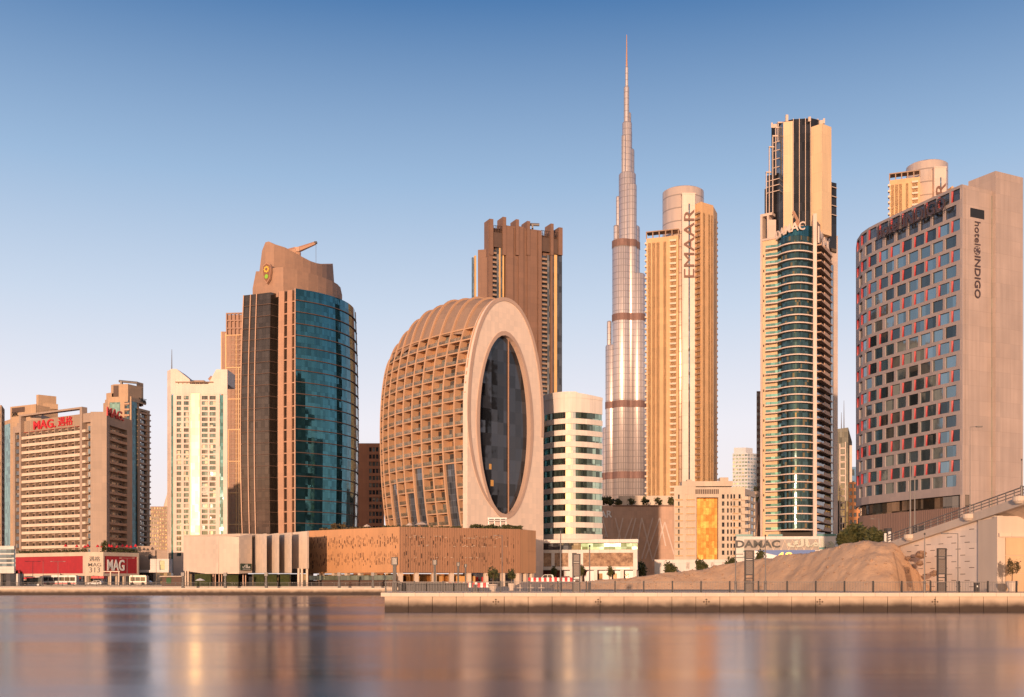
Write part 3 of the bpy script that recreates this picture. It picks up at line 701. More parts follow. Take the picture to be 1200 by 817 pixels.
# ---- 3: white tower with raised corners
Yt = 520
t = thing('residential_tower', 'white tower with two raised roof corners and a bright mirror strip up the middle', 'building', loc(230, Yt))
fr = [P(196, Yt + 4), P(200, Yt), P(266.5, Yt)]; ff = F(fr[1], fr[2]); zt = Z(463, Yt)
mb = MB(); mb.prism(foot(offs(fr, -.6), 24), GZ, zt)
def U(px): return ff.at(px)
def z6(py): return Z(py, Yt)
win = []
nf = 30; fl = [(z6(653) + (z6(463) - z6(653)) * (k + .16) / nf, z6(653) + (z6(463) - z6(653)) * (k + .84) / nf) for k in range(nf)]
bays = [(U(a), U(b)) for a, b in ((207, 212.4), (215.4, 221.2))]; openwall(ff, mb, U(204.2), U(223.5), GZ, z6(462), bays, fl, win, [M['gl_cool'], M['gl_cool'], M['gl_dark']], .6)
bays = [(U(a), U(b)) for a, b in ((236.4, 243.4), (245.6, 252.8))]; openwall(ff, mb, U(234.5), U(256.8), GZ, z6(462), bays, fl, win, [M['gl_cool'], M['gl_cool'], M['gl_dark']], .6)
for a, b in ((200, 200.6), (203, 204.2), (256.8, 257.4), (261.6, 266.5)): ff.box(mb, U(a), U(b), GZ, z6(462), -.6, 0)
f0 = F(fr[0], fr[1]); f0.box(mb, 0, f0.L, GZ, z6(433), -.6, 0)
ff.box(mb, 0, ff.L, z6(462), z6(450), -.6, .15)
# raised corners with sloping tops
for a, b, za, zb_ in ((200, 207, 432.5, 432.5), (207, 222.5, 432.5, 445), (244, 253.5, 450, 433), (253.5, 266.5, 433, 433)):
    o = [ff.pt(U(a), .15, z6(450)), ff.pt(U(b), .15, z6(450)), ff.pt(U(b), -14, z6(450)), ff.pt(U(a), -14, z6(450))]
    mb.hexa(o, [(p[0], p[1], z6(q)) for p, q in zip(o, (za, zb_, zb_, za))])
mb.build('wall', wall('white_pink_render', (.70, .57, .49), joints=(3, 3.2), jdark=.9), t)
mb = MB(); ff.box(mb, U(223.8), U(234.2), GZ, z6(461.5), -.5, .35); mb.build('mirror_strip', M['gl_mirror'], t)
for a, b in ((200.6, 203), (257.4, 261.6)):
    p = MB(); ff.box(p, U(a), U(b), GZ, z6(463), -.55, -.1); p.build('glass_strip', M['gl_tealstrip'], t)
p = MB(); ff.box(p, U(206), U(250), z6(448.6), z6(447.6), -8, 1); ff.box(p, U(215), U(235), z6(447.5), z6(443), -12, -6)
for i in range(8): ff.box(p, U(209 + 5 * i), U(209.6 + 5 * i), z6(450), z6(448.6), -.4, .4)
p.build('roof_canopy', M['clay'], t)
p = MB(); p.tube(ff.pt(U(243.5), -5, z6(447)), ff.pt(U(243.5), -5, z6(440)), .5, 5); p.tube(ff.pt(U(241.5), -5, z6(443)), ff.pt(U(245), -5, z6(439)), .7, 5); p.build('roof_crane', M['copper'], t)
p = MB(); p.tube(ff.pt(U(200.6), -1, z6(433)), ff.pt(U(200.6), -1, z6(409)), .28, 5, .1); p.build('antenna', M['grey'], t)
parts(t, 'window', win)

# ---- 4: lattice tower behind it
Yt = 720
t = thing('residential_tower', 'slim brown tower with balcony grid and gold frame lines, left of the teal tower', 'building', loc(272, Yt))
ff = F(P(259, 722), P(290, Yt)); z7 = lambda py: Z(py, Yt)
mb = MB(); mb.prism(foot(offs([P(264.5, Yt), P(290, Yt)], -1.5), 24), GZ, z7(392)); mb.prism(foot(offs([P(259, Yt), P(265, Yt)], -1.5), 24), GZ, z7(388))
for a in (265.5, 270, 274.6, 279, 284): ff.box(mb, ff.at(a) - .4, ff.at(a) + .4, GZ, z7(366), -1.4, .1)
for py in (366, 374.5, 383.5): ff.box(mb, ff.at(265), ff.L, z7(py + 1.4), z7(py), -1.45, .05)
ff.box(mb, ff.at(265), ff.L, z7(392), z7(368), -1.6, -1.2)
mb.build('wall', wall('lattice_cladding', (.34, .20, .14), joints=(3, 3.2)), t)
mb = MB(); ff.box(mb, 0, ff.at(262), GZ, z7(388), -1.5, .2); ff.box(mb, ff.at(264), ff.at(265.4), GZ, z7(390), -1.5, .25)
for py in (392, 430, 467, 503, 540, 577, 614): ff.box(mb, ff.at(265.5), ff.L, z7(py + 1), z7(py), -1.4, .35)
for a, y0 in ((276.5, 392), (279.5, 430), (281, 503), (267.5, 503)): ff.box(mb, ff.at(a), ff.at(a + .9), GZ, z7(y0), -1.4, .3)
mb.build('frame', M['gold'] if 0 else wall('gold_frame', (.66, .42, .22), streak=.1), t)
bal = []; win = []
k = 0
while z7(393) - (k + 1) * 3.25 > GZ + 6:
    z = z7(393) - (k + 1) * 3.25
    for a, b in ((266, 269.6), (270.4, 274.2), (275, 278.6), (279.4, 286)):
        p = MB(); ff.box(p, ff.at(a), ff.at(b), z, z + 1.1, -1.2, -.1); bal.append((p, M['clay']))
        p = MB(); ff.box(p, ff.at(a), ff.at(b), z + 1.15, z + 2.9, -1.55, -1.35); win.append((p, M['gl_dark']))
    k += 1
parts(t, 'balcony', bal); parts(t, 'window', win)
p = MB(); ff.box(p, ff.at(262), ff.at(264), GZ, z7(388), -1.6, -.5); p.build('glass_strip', M['gl_dark'], t)

# ---- 5: green glass tower with clay crown
YB = 372
def bul(z):                               # the shaft swells a little at mid height
    s = (z - GZ) / (Z(338, 370) - GZ); return 1 + .07 * (1 - ((s - .52) / .52) ** 2) - .07 * .14
cx0 = P(350, 384)
def sc(pts, z): k = bul(z); return [cx0 + (Vector(p) - cx0) * k for p in pts]
pt_ = [P(346, 362)] + arc(P(346.2, 362), P(416, 394), 5.5, 12)[1:]
pl = [P(286, 371), P(294.2, 370), P(301.2, 369.2), P(317.5, 367), P(327, 369.5)]
pcl = [P(327, 365.8), P(333.4, 365.2)]; pcr = [P(336.8, 364.6), P(342.4, 363.8)]; pgap = [P(326.6, 367.2), P(346.2, 364.2)]
t = thing('glass_tower', 'tall tower of teal and bronze glass with copper columns and a sloped clay-coloured crown', 'building', (cx0.x, cx0.y, GZ))
zs = frange(Z(628, 370), Z(338, 362), 21)
def loft(mb, path, za, zb, d0=-.6, d1=0, mi=0):
    A, B = sc(path, za), sc(path, zb); ao, ai, bo, bi = offs(A, d1), offs(A, d0), offs(B, d1), offs(B, d0)
    for i in range(len(path) - 1):
        j = i + 1
        mb.hexa([(ao[i].x, ao[i].y, za), (ao[j].x, ao[j].y, za), (ai[j].x, ai[j].y, za), (ai[i].x, ai[i].y, za)],
                [(bo[i].x, bo[i].y, zb), (bo[j].x, bo[j].y, zb), (bi[j].x, bi[j].y, zb), (bi[i].x, bi[i].y, zb)], mi)
core = MB()
for za, zb in zip(zs, zs[1:]):
    A = foot(offs(sc(pl[:1] + [pl[-1], pt_[0]] + pt_[3::3], za), -1.6), 22); B = foot(offs(sc(pl[:1] + [pl[-1], pt_[0]] + pt_[3::3], zb), -1.6), 22)
    n = len(A); o = len(core.v); core.v += [(p.x, p.y, za) for p in A] + [(p.x, p.y, zb) for p in B]
    for i in range(n):
        j = (i + 1) % n; core.f.append((o + i, o + j, o + n + j, o + n + i)); core.m.append(0)
    core.f.append(tuple(o + n + i for i in range(n))); core.m.append(0)
core.build('core', M['dark'], t)
for za, zb in zip(zs, zs[1:]):
    p = MB(); loft(p, pt_, za, zb); p.build('teal_glass', M['gl_teal'], t)
    p = MB(); loft(p, pl, za, zb); p.build('bronze_glass', M['gl_brown'], t)
led = MB(); lal = MB()
for z in zs[1:-1]:
    led = MB(); loft(led, pt_, z - .13, z + .13, -.1, .30); led.build('ledge', M['dbrown'], t)
    lal = MB(); loft(lal, pl, z - .12, z + .12, -.1, .25); lal.build('ledge', M['dbrown'], t)
col = MB(); gap = MB()
for za, zb in zip(zs, zs[1:]):
    loft(col, pcl, za, zb, -2, 0); loft(col, pcr, za, zb, -2, 0); loft(gap, pgap, za, zb, -1.2, 0)
col.build('column', M['copper'], t); gap.build('glass_slot', M['gl_brown'], t)
for z in zs[1:-1]:
    p = MB(); loft(p, [P(326.8, 366.4), P(346, 363.4)], z - .2, z + .2, -.6, 0); p.build('cross_beam', M['copper'], t)
fin = MB()
for i, pp in ((0, pl[0]), (1, pl[1]), (2, pl[2])):
    fin = MB()
    for za, zb in zip(zs, zs[1:]): loft(fin, [pp - Vector((.15, 0)), pp + Vector((.15, 0))], za, zb, -.3, .3)
    fin.build('edge_fin', M['copper'], t)
for pp in (pt_[0], pt_[-1]):
    fin = MB()
    for za, zb in zip(zs, zs[1:]): loft(fin, [pp - Vector((.16, .0)), pp + Vector((.16, .0))], za, zb, -.3, .3)
    fin.build('edge_fin', M['copper'], t)
# crown: two stepped tiers with a sweeping top line
def tier(path, pys, Ybase, thick, yb):
    mb = MB(); zt = [Z(a, p.y) for a, p in zip(pys, path)]; ribbon(mb, path, Z(yb, 366), zt, -thick, 0); return mb
lo = [P(296, 374), P(300, 373), P(305, 372), P(320, 369), P(332, 367.5)] + arc(P(333, 367.5), P(401, 398), 5, 8)[1:]
lp = [338, 318, 318, 314, 313] + [313.5 + 26 * i / 8 for i in range(1, 9)]; lp[-1] = 346; lp[-2] = 337
p = tier(lo, lp, 366, 9, 346); crown = p
hi = [P(304, 376), P(307, 375), P(311, 374), P(315, 373.4), P(321, 372.5)] + arc(P(322, 372.5), P(392, 400), 5, 10)[1:]
hp = [318, 294, 284, 283, 286] + [290, 296, 301.5, 306, 308.5, 309.5, 310, 310, 309, 336]
hp = hp[:len(hi)]
crown.add(tier(hi, hp, 370, 10, 322))
crown.build('crown', wall('clay_crown', (.34, .205, .14), joints=(1.8, 1.2), jdark=.9, offset=.5), t)
fe = F(P(304, 370.9), P(321, 368)); ce = fe.at(313.5); ze = Z(318, 368)
sh = [(0, -3.9), (1.2, -2.5), (1.75, .2), (1.6, 2.4), (0, 3.3), (-1.6, 2.4), (-1.75, .2), (-1.2, -2.5)]
def flat(fc, pts, u, z, d0, d1):
    mb = MB(); n = len(pts)
    mb.v = [fc.pt(u + a, d0, z + b) for a, b in pts] + [fc.pt(u + a, d1, z + b) for a, b in pts]
    mb.f = [tuple(range(n))[::-1], tuple(range(n, 2 * n))] + [(i, (i + 1) % n, n + (i + 1) % n, n + i) for i in range(n)]; mb.m = [0] * len(mb.f); return mb
def ring(n, r, star=0): return [((r * (1 - star * (i % 2))) * math.cos(6.2832 * i / n), (r * (1 - star * (i % 2))) * math.sin(6.2832 * i / n)) for i in range(n)]
e = flat(fe, sh, ce, ze, -.4, .5).build('emblem', M['copper'], t)
flat(fe, [(a * .86, b * .86) for a, b in sh], ce, ze, .5, .56).build('shield_field', plain('emblem_brown', (.22, .10, .05)), e)
flat(fe, ring(16, 1.25, .3), ce, ze + .9, .56, .62).build('star', plain('emblem_gold', (.72, .45, .05), .4), e)
flat(fe, ring(12, .55), ce, ze + .9, .62, .66).build('star_centre', plain('emblem_brown', (.22, .10, .05)), e)
flat(fe, ring(12, .75), ce, ze - 1.5, .56, .62).build('disc', plain('emblem_green', (.25, .50, .04), .4), e)
# roof crane
t = thing('roof_crane', 'orange roof crane with raised arm standing on the clay crown of the glass tower', 'crane', (X(349, 384), 384, Z(312, 384)))
c = lambda px, py, y=384: (X(px, y), y, Z(py, y))
mb = MB(); mb.tube(c(349.3, 314), c(349.3, 296), 1.0, 8); mb.build('mast', M['copper'], t)
mb = MB(); mb.tube(c(338.5, 296), c(347, 293.8), 1.3, 6); mb.tube(c(347, 293.8), c(369.5, 285), 1.05, 6, .6); mb.box(X(346, 384), X(351.5, 384), 383, 385, Z(295.5, 384), Z(290.5, 384)); mb.build('arm', M['copper'], t)
mb = MB(); mb.tube(c(370.3, 284.5), c(370.3, 309), .07, 4); mb.build('cable', M['dark'], t)
mb = MB(); mb.box(X(368.5, 384), X(371.5, 384), 383.4, 384.6, Z(285.5, 384), Z(283.3, 384)); mb.build('arm_head', M['dark'], t)

# ---- 6: pleated pale pavilion
t = thing('pavilion', 'low pale pavilion of leaning pleated wall panels above a dark planted ground floor', 'building', loc(280, 268))
mb = MB(); mb.prism(foot([P(217, 279), P(281, 270), P(359, 278)], 20), Z(671, 270), Z(630, 270)); mb.build('core', M['dark'], t)
def panel(a, b, tops, bots, m, lean=0.0):
    mb = MB(); A, B = Vector(a), Vector(b); u = (B - A).normalized(); n = Vector((u.y, -u.x))
    za, zb = Z(tops[0], A.y), Z(tops[1], B.y); ya, yb = Z(bots[0], A.y), Z(bots[1], B.y)
    lo_ = [A + n * lean, B + n * lean]; hi_ = [A, B]
    mb.hexa([(*lo_[0], ya), (*lo_[1], yb), (*(lo_[1] - n * .5), yb), (*(lo_[0] - n * .5), ya)], [(*hi_[0], za), (*hi_[1], zb), (*(hi_[1] - n * .5), zb), (*(hi_[0] - n * .5), za)])
    mb.build('panel', m, t)
mpl = wall('pleated_panel', (.58, .47, .38), joints=(1.1, 1.1), jdark=.93)
panel(P(215, 276), P(240.5, 270.5), (629.5, 629), (669, 672.3), mpl); panel(P(240.6, 270.5), P(256.5, 267), (629, 628.5), (672.5, 672.5), mpl, .1); panel(P(256.6, 266.8), P(280, 264), (628.5, 629), (672.5, 672.5), mpl)
panel(P(280.2, 264), P(295.4, 268), (629, 625.7), (672.3, 671.5), mpl); panel(P(296.8, 271), P(310.2, 264.5), (628, 625.3), (671.5, 671.7), mpl); panel(P(312.6, 271), P(324.8, 264.6), (626.5, 624.8), (671.5, 671.7), mpl)
panel(P(327.6, 271), P(339.6, 264.8), (625.5, 624), (671.5, 671.5), mpl); panel(P(342.6, 271), P(360, 267), (624, 622.4), (666.5, 666.5), mpl)
p = MB(); p.prism(foot([P(215.5, 277), P(281, 268), P(358, 276)], 18), Z(630, 276), Z(627, 276)); p.build('roof', M['slab'], t)
g = F(P(280.2, 263.9), P(295.4, 267.9)); p = MB(); g.box(p, g.at(281.5), g.at(294), Z(668.5, 265), Z(660.5, 265), .02, .25)
o = p.build('sign', plain('sign_green', (.02, .045, .03)), t)
text_on(g, '\uFED9\uFEE0\uFEE3', g.at(283.5), Z(666, 265), .95, d=.25, depth=.06, width=g.at(292) - g.at(283.5)).build('sign_letters', M['light'], o)
p = MB(); g.box(p, g.at(283.5), g.at(292.5), Z(667.4, 265), Z(667, 265), .25, .3); p.build('sign_line', M['light'], o)
p = MB()
for px in (216.5, 219.5): p.box(X(px, 274), X(px + 1.6, 274), 274, 274.8, GZ, Z(669, 274))
for px in (348, 352, 358): p.box(X(px, 268), X(px + 2.4, 268), 268.5, 269.2, GZ, Z(666, 268))
p.build('column', M['coping'], t)
p = MB()
for a, b, m_ in ((228, 247, 0), (262, 279, 0), (297, 309, 0), (313, 324, 0), (328, 339, 0)):
    p.box(X(a, 270), X(b, 270), 270.2, 270.9, GZ, Z(672.6, 270))
p.build('green_wall', ground_mat('climber_leaves', (.03, .05, .012), (.07, .075, .02), 2.5, 1), t)
p = MB()
for px in (249, 251.5, 256, 259, 284, 287): p.box(X(px, 269), X(px + 1, 269), 269.2, 269.6, GZ, Z(673, 269))
p.build('timber_slat', M['copper'], t)
p = MB(); p.prism(foot([P(217, 277), P(360, 275)], 3), GZ, Z(672.8, 275)); p.build('shopfront', M['gl_dark'], t)

# ---- 7: perforated podium
C0, C1, C2, C3 = P(359.5, 284), P(468, 262), P(610, 274), P(628, 280)
t = thing('podium', 'copper-coloured podium with a perforated screen wall and colonnade, in front of the egg-shaped building', 'podium', (C1.x, C1.y, GZ))
h1, h2, h3 = F(C0, C1), F(C1, C2), F(C2, C3)
ztp, zbp = Z(617.3, 262), Z(671, 262)
cop = wall('perforated_copper', (.52, .27, .13), joints=(2.2, 40), jdark=.85, rough=.55); brn = wall('ribbed_brown', (.31, .165, .095), joints=(.9, 60), jdark=.6, rough=.55)
hole = plain('screen_hole', (.06, .03, .02), .8)
def screen(h, m, dens, ribs=False, edge=.4):
    mb = MB(); h.box(mb, 0, h.L, zbp, ztp, -.6, 0); rnd = random.Random(5); H_ = ztp - zbp; u = edge + .3
    while u < h.L - .5:
        ph = .5 + .5 * math.sin(u * 2.05)
        for row, (zc, hh) in enumerate(((.80, .55), (.72, .9), (.62, .7), (.40, .9), (.30, .7), (.20, .7))):
            if rnd.random() < dens:
                z = zbp + H_ * zc + rnd.uniform(-.35, .35) + (ph - .5) * .7; l = hh * rnd.uniform(.6, 1.5); wv = rnd.choice([.10, .14, .26])
                h.box(mb, u, u + wv, z - l / 2, z + l / 2, -.1, .012, 1)
        u += rnd.choice([.42, .5, .62])
    if ribs:
        u = 0.1
        while u < h.L - .2: h.box(mb, u, u + .12, zbp, ztp, 0, .16); u += .62
        for _ in range(46):
            u = rnd.uniform(2, h.L - 3); z = zbp + H_ * rnd.choice([.77, .60, .80, .33, .58]); h.box(mb, u, u + rnd.uniform(.25, .6), z, z + .09, .16, .5, 2)
    mb.build('screen_wall', [m, hole, M['coping']], t)
screen(h1, cop, .62); screen(h2, brn, .6, True); 
mb = MB(); h3.box(mb, 0, h3.L, zbp, ztp - .1, -.6, 0); mb.build('screen_wall', cop, t)
mb = MB(); mb.prism(foot(offs([C0, C1, C2, C3], -.6), 16), zbp, ztp - 1.0); mb.build('roof_slab', M['slab'], t)
mb = MB()
for h, n in ((h1, 7), (h2, 7), (h3, 2)):
    for i in range(n + 1):
        u = min(h.L - .7, max(.5, h.L * i / n)); h.box(mb, u - .5, u + .5, GZ, zbp, -1.4, -.4)
mb.build('column', M['coping'], t)
wm = glass('copper_glazing', (.80, .42, .15), pane=(1.6, 4.5), metal=.85, rough=.12, tilt=.03, mull=.25, mw=.08, var=.9)
mb = MB(); h1.box(mb, 0, h1.L, GZ, zbp - .3, -5, -3.4); h2.box(mb, -2, h2.L * .6, GZ, zbp - .3, -5, -3.4); mb.build('shopfront', wm, t)
mb = MB(); h2.box(mb, h2.L * .6, h2.L, GZ, zbp - .3, -8, -6); h3.box(mb, -1, h3.L, GZ, zbp - .3, -8, -6); mb.build('shopfront', M['gl_dark'], t)
mb = MB(); h1.box(mb, 0, h1.L, GZ + 1.55, GZ + 2.7, 1.2, 1.25); mb.build('glass_balustrade', glass('balustrade_glass', (.18, .20, .15), pane=(1.6, 3), metal=.3), t)
mb = MB(); h1.box(mb, -6, h1.L + .5, GZ, GZ + 1.5, 1.0, 1.9); h2.box(mb, -.5, h2.L * .35, GZ, GZ + 1.1, 1.0, 1.6); mb.build('plinth', M['dbrown'], t)
mb = MB(); h2.box(mb, h2.L * .48, h2.L * .64, GZ, zbp - .8, -2.5, -2); mb.build('ochre_wall', wall('ochre_panel', (.55, .30, .10)), t)
for a in (.67, .74, .88):
    mb = MB(); h2.box(mb, h2.L * a, h2.L * a + 1.2, GZ + .3, zbp - 1, -5.9, -5.5); mb.build('red_panel', M['red'], t)
# things on its roof
def leaf_mat(name, a, b, sc=1.2):
    m, tt, bs = _mat(name); n = tt.nodes.new; L = tt.links.new
    oi = n('ShaderNodeNewGeometry'); no = n('ShaderNodeTexNoise'); no.inputs['Scale'].default_value = sc; no.inputs['Detail'].default_value = 3; L(oi.outputs['Position'], no.inputs['Vector'])
    mm = n('ShaderNodeMix'); mm.data_type = 'RGBA'; mm.inputs['A'].default_value = (*a, 1); mm.inputs['B'].default_value = (*b, 1)
    mp = n('ShaderNodeMapRange'); mp.inputs['From Min'].default_value = .35; mp.inputs['From Max'].default_value = .65; L(no.outputs['Fac'], mp.inputs['Value']); L(mp.outputs[0], mm.inputs['Factor'])
    L(mm.outputs['Result'], bs.inputs['Base Color']); bs.inputs['Roughness'].default_value = .7; return m
M['leaf'] = leaf_mat('leaves', (.035, .045, .012), (.11, .10, .03)); M['leaf2'] = leaf_mat('dry_leaves', (.07, .05, .02), (.16, .11, .045)); M['bark'] = wall('bark', (.16, .10, .06))
def leaves(mb, c, r, n, size, rnd, flat_=1.0):
    """leaf-sized faces in clumps through a volume, uneven outline"""
    cl = []
    for _ in range(max(5, n // 22)):
        while True:
            v = Vector((rnd.uniform(-1, 1), rnd.uniform(-1, 1), rnd.uniform(-1, 1)))
            if v.length < 1: break
        cl.append((Vector((v.x * r[0], v.y * r[1], v.z * r[2])), rnd.uniform(.22, .45)))
    for i in range(n):
        o, k = cl[i % len(cl)]; q = Vector((rnd.gauss(0, 1), rnd.gauss(0, 1), rnd.gauss(0, 1))) * k * .55
        p = Vector(c) + o + Vector((q.x * r[0], q.y * r[1], q.z * r[2]))
        a = Vector((rnd.uniform(-1, 1), rnd.uniform(-1, 1), rnd.uniform(-1, 1))).normalized(); b = a.orthogonal().normalized(); s = size * rnd.uniform(.6, 1.4)
        mb.poly([tuple(p - a * s), tuple(p + b * s * .5), tuple(p + a * s), tuple(p - b * s * .5)])
_tn = [0]
def tree(name, label, px, Y, base, top, wpx, group=None, cat='tree', trunk_frac=.45, n=420, mat=None, z0=None):
    _tn[0] += 1; rnd = random.Random(_tn[0]); x = X(px, Y); zb_, zt_ = Z(base, Y) if z0 is None else z0, Z(top, Y); h = zt_ - zb_; r = X(600 + wpx / 2, Y)
    t = thing(name, label, cat, (x, Y, zb_), group)
    mb = MB(); th = h * (trunk_frac + .12); lean = rnd.uniform(-.05, .05) * h
    mb.tube((x, Y, zb_ - .05), (x + lean * .5, Y, zb_ + th * .6), h * .03, 7, h * .022); mb.tube((x + lean * .5, Y, zb_ + th * .6), (x + lean, Y, zb_ + th), h * .022, 7, h * .014)
    for k in range(5):
        a = k * 1.257 + rnd.random(); mb.tube((x + lean * .6, Y, zb_ + th * (.6 + .07 * k)), (x + lean + math.cos(a) * r * .7, Y + math.sin(a) * r * .7, zb_ + h * (trunk_frac + .2 + .08 * k)), h * .012, 5, h * .004)
    mb.build('trunk', M['bark'], t)
    mb = MB(); c = (x + lean, Y, zb_ + h * (trunk_frac + (1 - trunk_frac) * .5)); leaves(mb, c, (r * .85, r * .85, h * (1 - trunk_frac) * .46), int(n * 2.6), max(.14, r * .21), rnd)
    mb.build('crown', mat or M['leaf'], t); return t
def hedge(label, a, b, base, top, depth, n, cat='hedge', mat=None, name='hedge'):
    _tn[0] += 1; rnd = random.Random(_tn[0]); a, b = Vector(a), Vector(b); L_ = (b - a).length; mb = MB()
    for i in range(n):
        p = a.lerp(b, rnd.random()); u = (b - a).normalized(); nn = Vector((-u.y, u.x)); p = p + nn * rnd.uniform(0, depth); ht = (top - base) * (.75 + .3 * noise.noise((p.x * .4, p.y * .3, 2)))
        z = base + ht * rnd.random() ** .7; v = Vector((rnd.uniform(-1, 1), rnd.uniform(-1, 1), rnd.uniform(-1, 1))).normalized(); w_ = v.orthogonal().normalized(); s = .32 * rnd.uniform(.6, 1.4)
        q = Vector((p.x, p.y, z)); mb.poly([tuple(q - v * s), tuple(q + w_ * s * .6), tuple(q + v * s), tuple(q - w_ * s * .6)])
    return tag(mb.build(name, mat or M['leaf'], None), label, cat)
zr = ztp - 1
hedge('clipped green hedge on the copper podium roof, in front of the pale disc', P(553, 276), P(613, 280), zr, Z(612, 276), 2.5, 1500)
hedge('patch of low yellowish planting on the left roof edge of the copper podium', P(372, 284), P(442, 272), zr, Z(616, 276), 2, 900, mat=M['leaf2'])
hedge('thin strip of plants on the podium roof below the balconies of the egg-shaped building', P(448, 272), P(545, 276), zr, Z(614.5, 276), 2, 800)
tree('tree', 'small bushy tree on the podium roof, left one of two beside the glass tower', 392, 282, 622, 613, 9, n=160, z0=zr, trunk_frac=.3, mat=M['leaf2']); tree('tree', 'small reddish tree on the podium roof, right one of two beside the glass tower', 401, 281, 622, 611, 8, n=160, z0=zr, trunk_frac=.35, mat=M['leaf2'])
t = thing('pergola', 'white open pergola on the podium roof in front of the pale disc', 'pergola', (X(582, 283), 283, zr))
mb = MB()
for px in (572, 579, 586, 592.5):
    for y in (283, 287): mb.box(X(px, 283), X(px + .9, 283), y, y + .25, zr, Z(608, 283))
mb.build('post', M['light'], t)
mb = MB(); mb.box(X(571.5, 283), X(594, 283), 282.8, 287.5, Z(608, 283), Z(606.8, 283))
for i in range(8): mb.box(X(572, 283), X(593.6, 283), 283 + i * .6, 283.2 + i * .6, Z(610.2, 283), Z(609.6, 283))
mb.build('roof', M['light'], t)
def parasol(label, px, Y, base, top, wpx, m, group=None, z0=None):
    x = X(px, Y); zb_ = Z(base, Y) if z0 is None else z0; zt_ = Z(top, Y); r = X(600 + wpx / 2, Y); t = thing('parasol', label, 'parasol', (x, Y, zb_), group)
    mb = MB(); mb.tube((x, Y, zb_), (x, Y, zt_), .05, 6); mb.build('pole', M['grey'], t)
    mb = MB(); h = (zt_ - zb_) * .28; mb.lathe(x, Y, [(r, zt_ - h), (r * .6, zt_ - h * .45), (.06, zt_)], 8); mb.build('canopy', m, t); return t
parasol('pale parasol on the podium roof at the foot of the balconies, leftmost of three', 480, 275, 620, 612.5, 9, M['coping'], z0=zr)
parasol('wide pale parasol on the podium roof, middle of three by the balconies', 494, 275, 620, 611.5, 17, M['coping'], z0=zr)
parasol('small parasol far left on the podium roof near the teal glass tower', 430, 279, 620, 614.5, 10, M['coping'], z0=zr)

# ---- 8: egg-shaped building: parallel arches behind a pale disc
th_ = R(45); ux, uy = math.cos(th_), math.sin(th_); ax, ay = -math.sin(th_), math.cos(th_)
E0 = Vector((-1.9, 307.6)); EW, EC, EB, EN = 14.93, 48.5, GZ + 13.5, 2.12
def ezt(s):
    k = [(-5, 81.8), (0, 82.4), (10, 84.6), (20, 85.6), (30, 84.4), (37, 82), (45, 77), (50, 72.6), (60, 64)]
    for (a, b), (c_, d) in zip(k, k[1:]):
        if a <= s <= c_: return b + (d - b) * (s - a) / (c_ - a)
def ew(s): return EW * math.sqrt(max(.02, 1 - (s / 53) ** 2))
def epos(s, x, z, d=0.0):                 # s back from the disc, x across (left negative), d in front
    p = E0 + Vector((ax, ay)) * (s - d) + Vector((ux, uy)) * x; return (p.x, p.y, z)
def half(s, z, inset=0.0):
    w_ = ew(s) - inset
    if z >= EC: r = min(1, (z - EC) / (ezt(s) - inset - EC)); return w_ * (1 - r ** EN) ** (1 / EN)
    r = (EC - z) / 33.1; return max(.4, w_ - 3.4 * r ** 2.2)
egg = thing('egg_shaped_building', 'egg-shaped orange building of arched ribs with a pale disc front and dark oval glass', 'building', (E0.x, E0.y, GZ))
ribm = wall('rib_render', (.50, .30, .18), streak=.1)
def arch(s, inset, n=40, zlow=EB):        # outline points (x, z) from low left over the top to low right
    zt_ = ezt(s) - inset; L_ = []
    for k in range(7): z = zlow + (EC - zlow) * k / 7; L_.append((-half(s, z, inset), z))
    for k in range(n + 1):
        a = math.pi * k / n; c_, s_ = math.cos(a), math.sin(a)
        L_.append((-(ew(s) - inset) * math.copysign(abs(c_) ** (2 / EN), c_), EC + (zt_ - EC) * s_ ** (2 / EN)))
    for k in range(6, -1, -1): z = zlow + (EC - zlow) * k / 7; L_.append((half(s, z, inset), z))
    return L_
ss = [5.0 * i for i in range(11)]; ss[0] = .6; ss[10] = 49.2
for i, s in enumerate(ss):
    mb = MB(); o_, i_ = arch(s, 0), arch(s, 2.3)
    for (a, b), (c_, d) in zip(zip(o_, o_[1:]), zip(i_, i_[1:])):
        mb.hexa([epos(s - .28, *a), epos(s - .28, *c_), epos(s + .28, *c_), epos(s + .28, *a)], [epos(s - .28, *b), epos(s - .28, *d), epos(s + .28, *d), epos(s + .28, *b)])
    mb.build('rib', ribm, egg)
zf = [EB + 3.38 * k for k in range(18)]
glazed = {1: 6, 4: 6, 5: 4, 7: 5}
wallmb = MB(); wins = []; bals = []
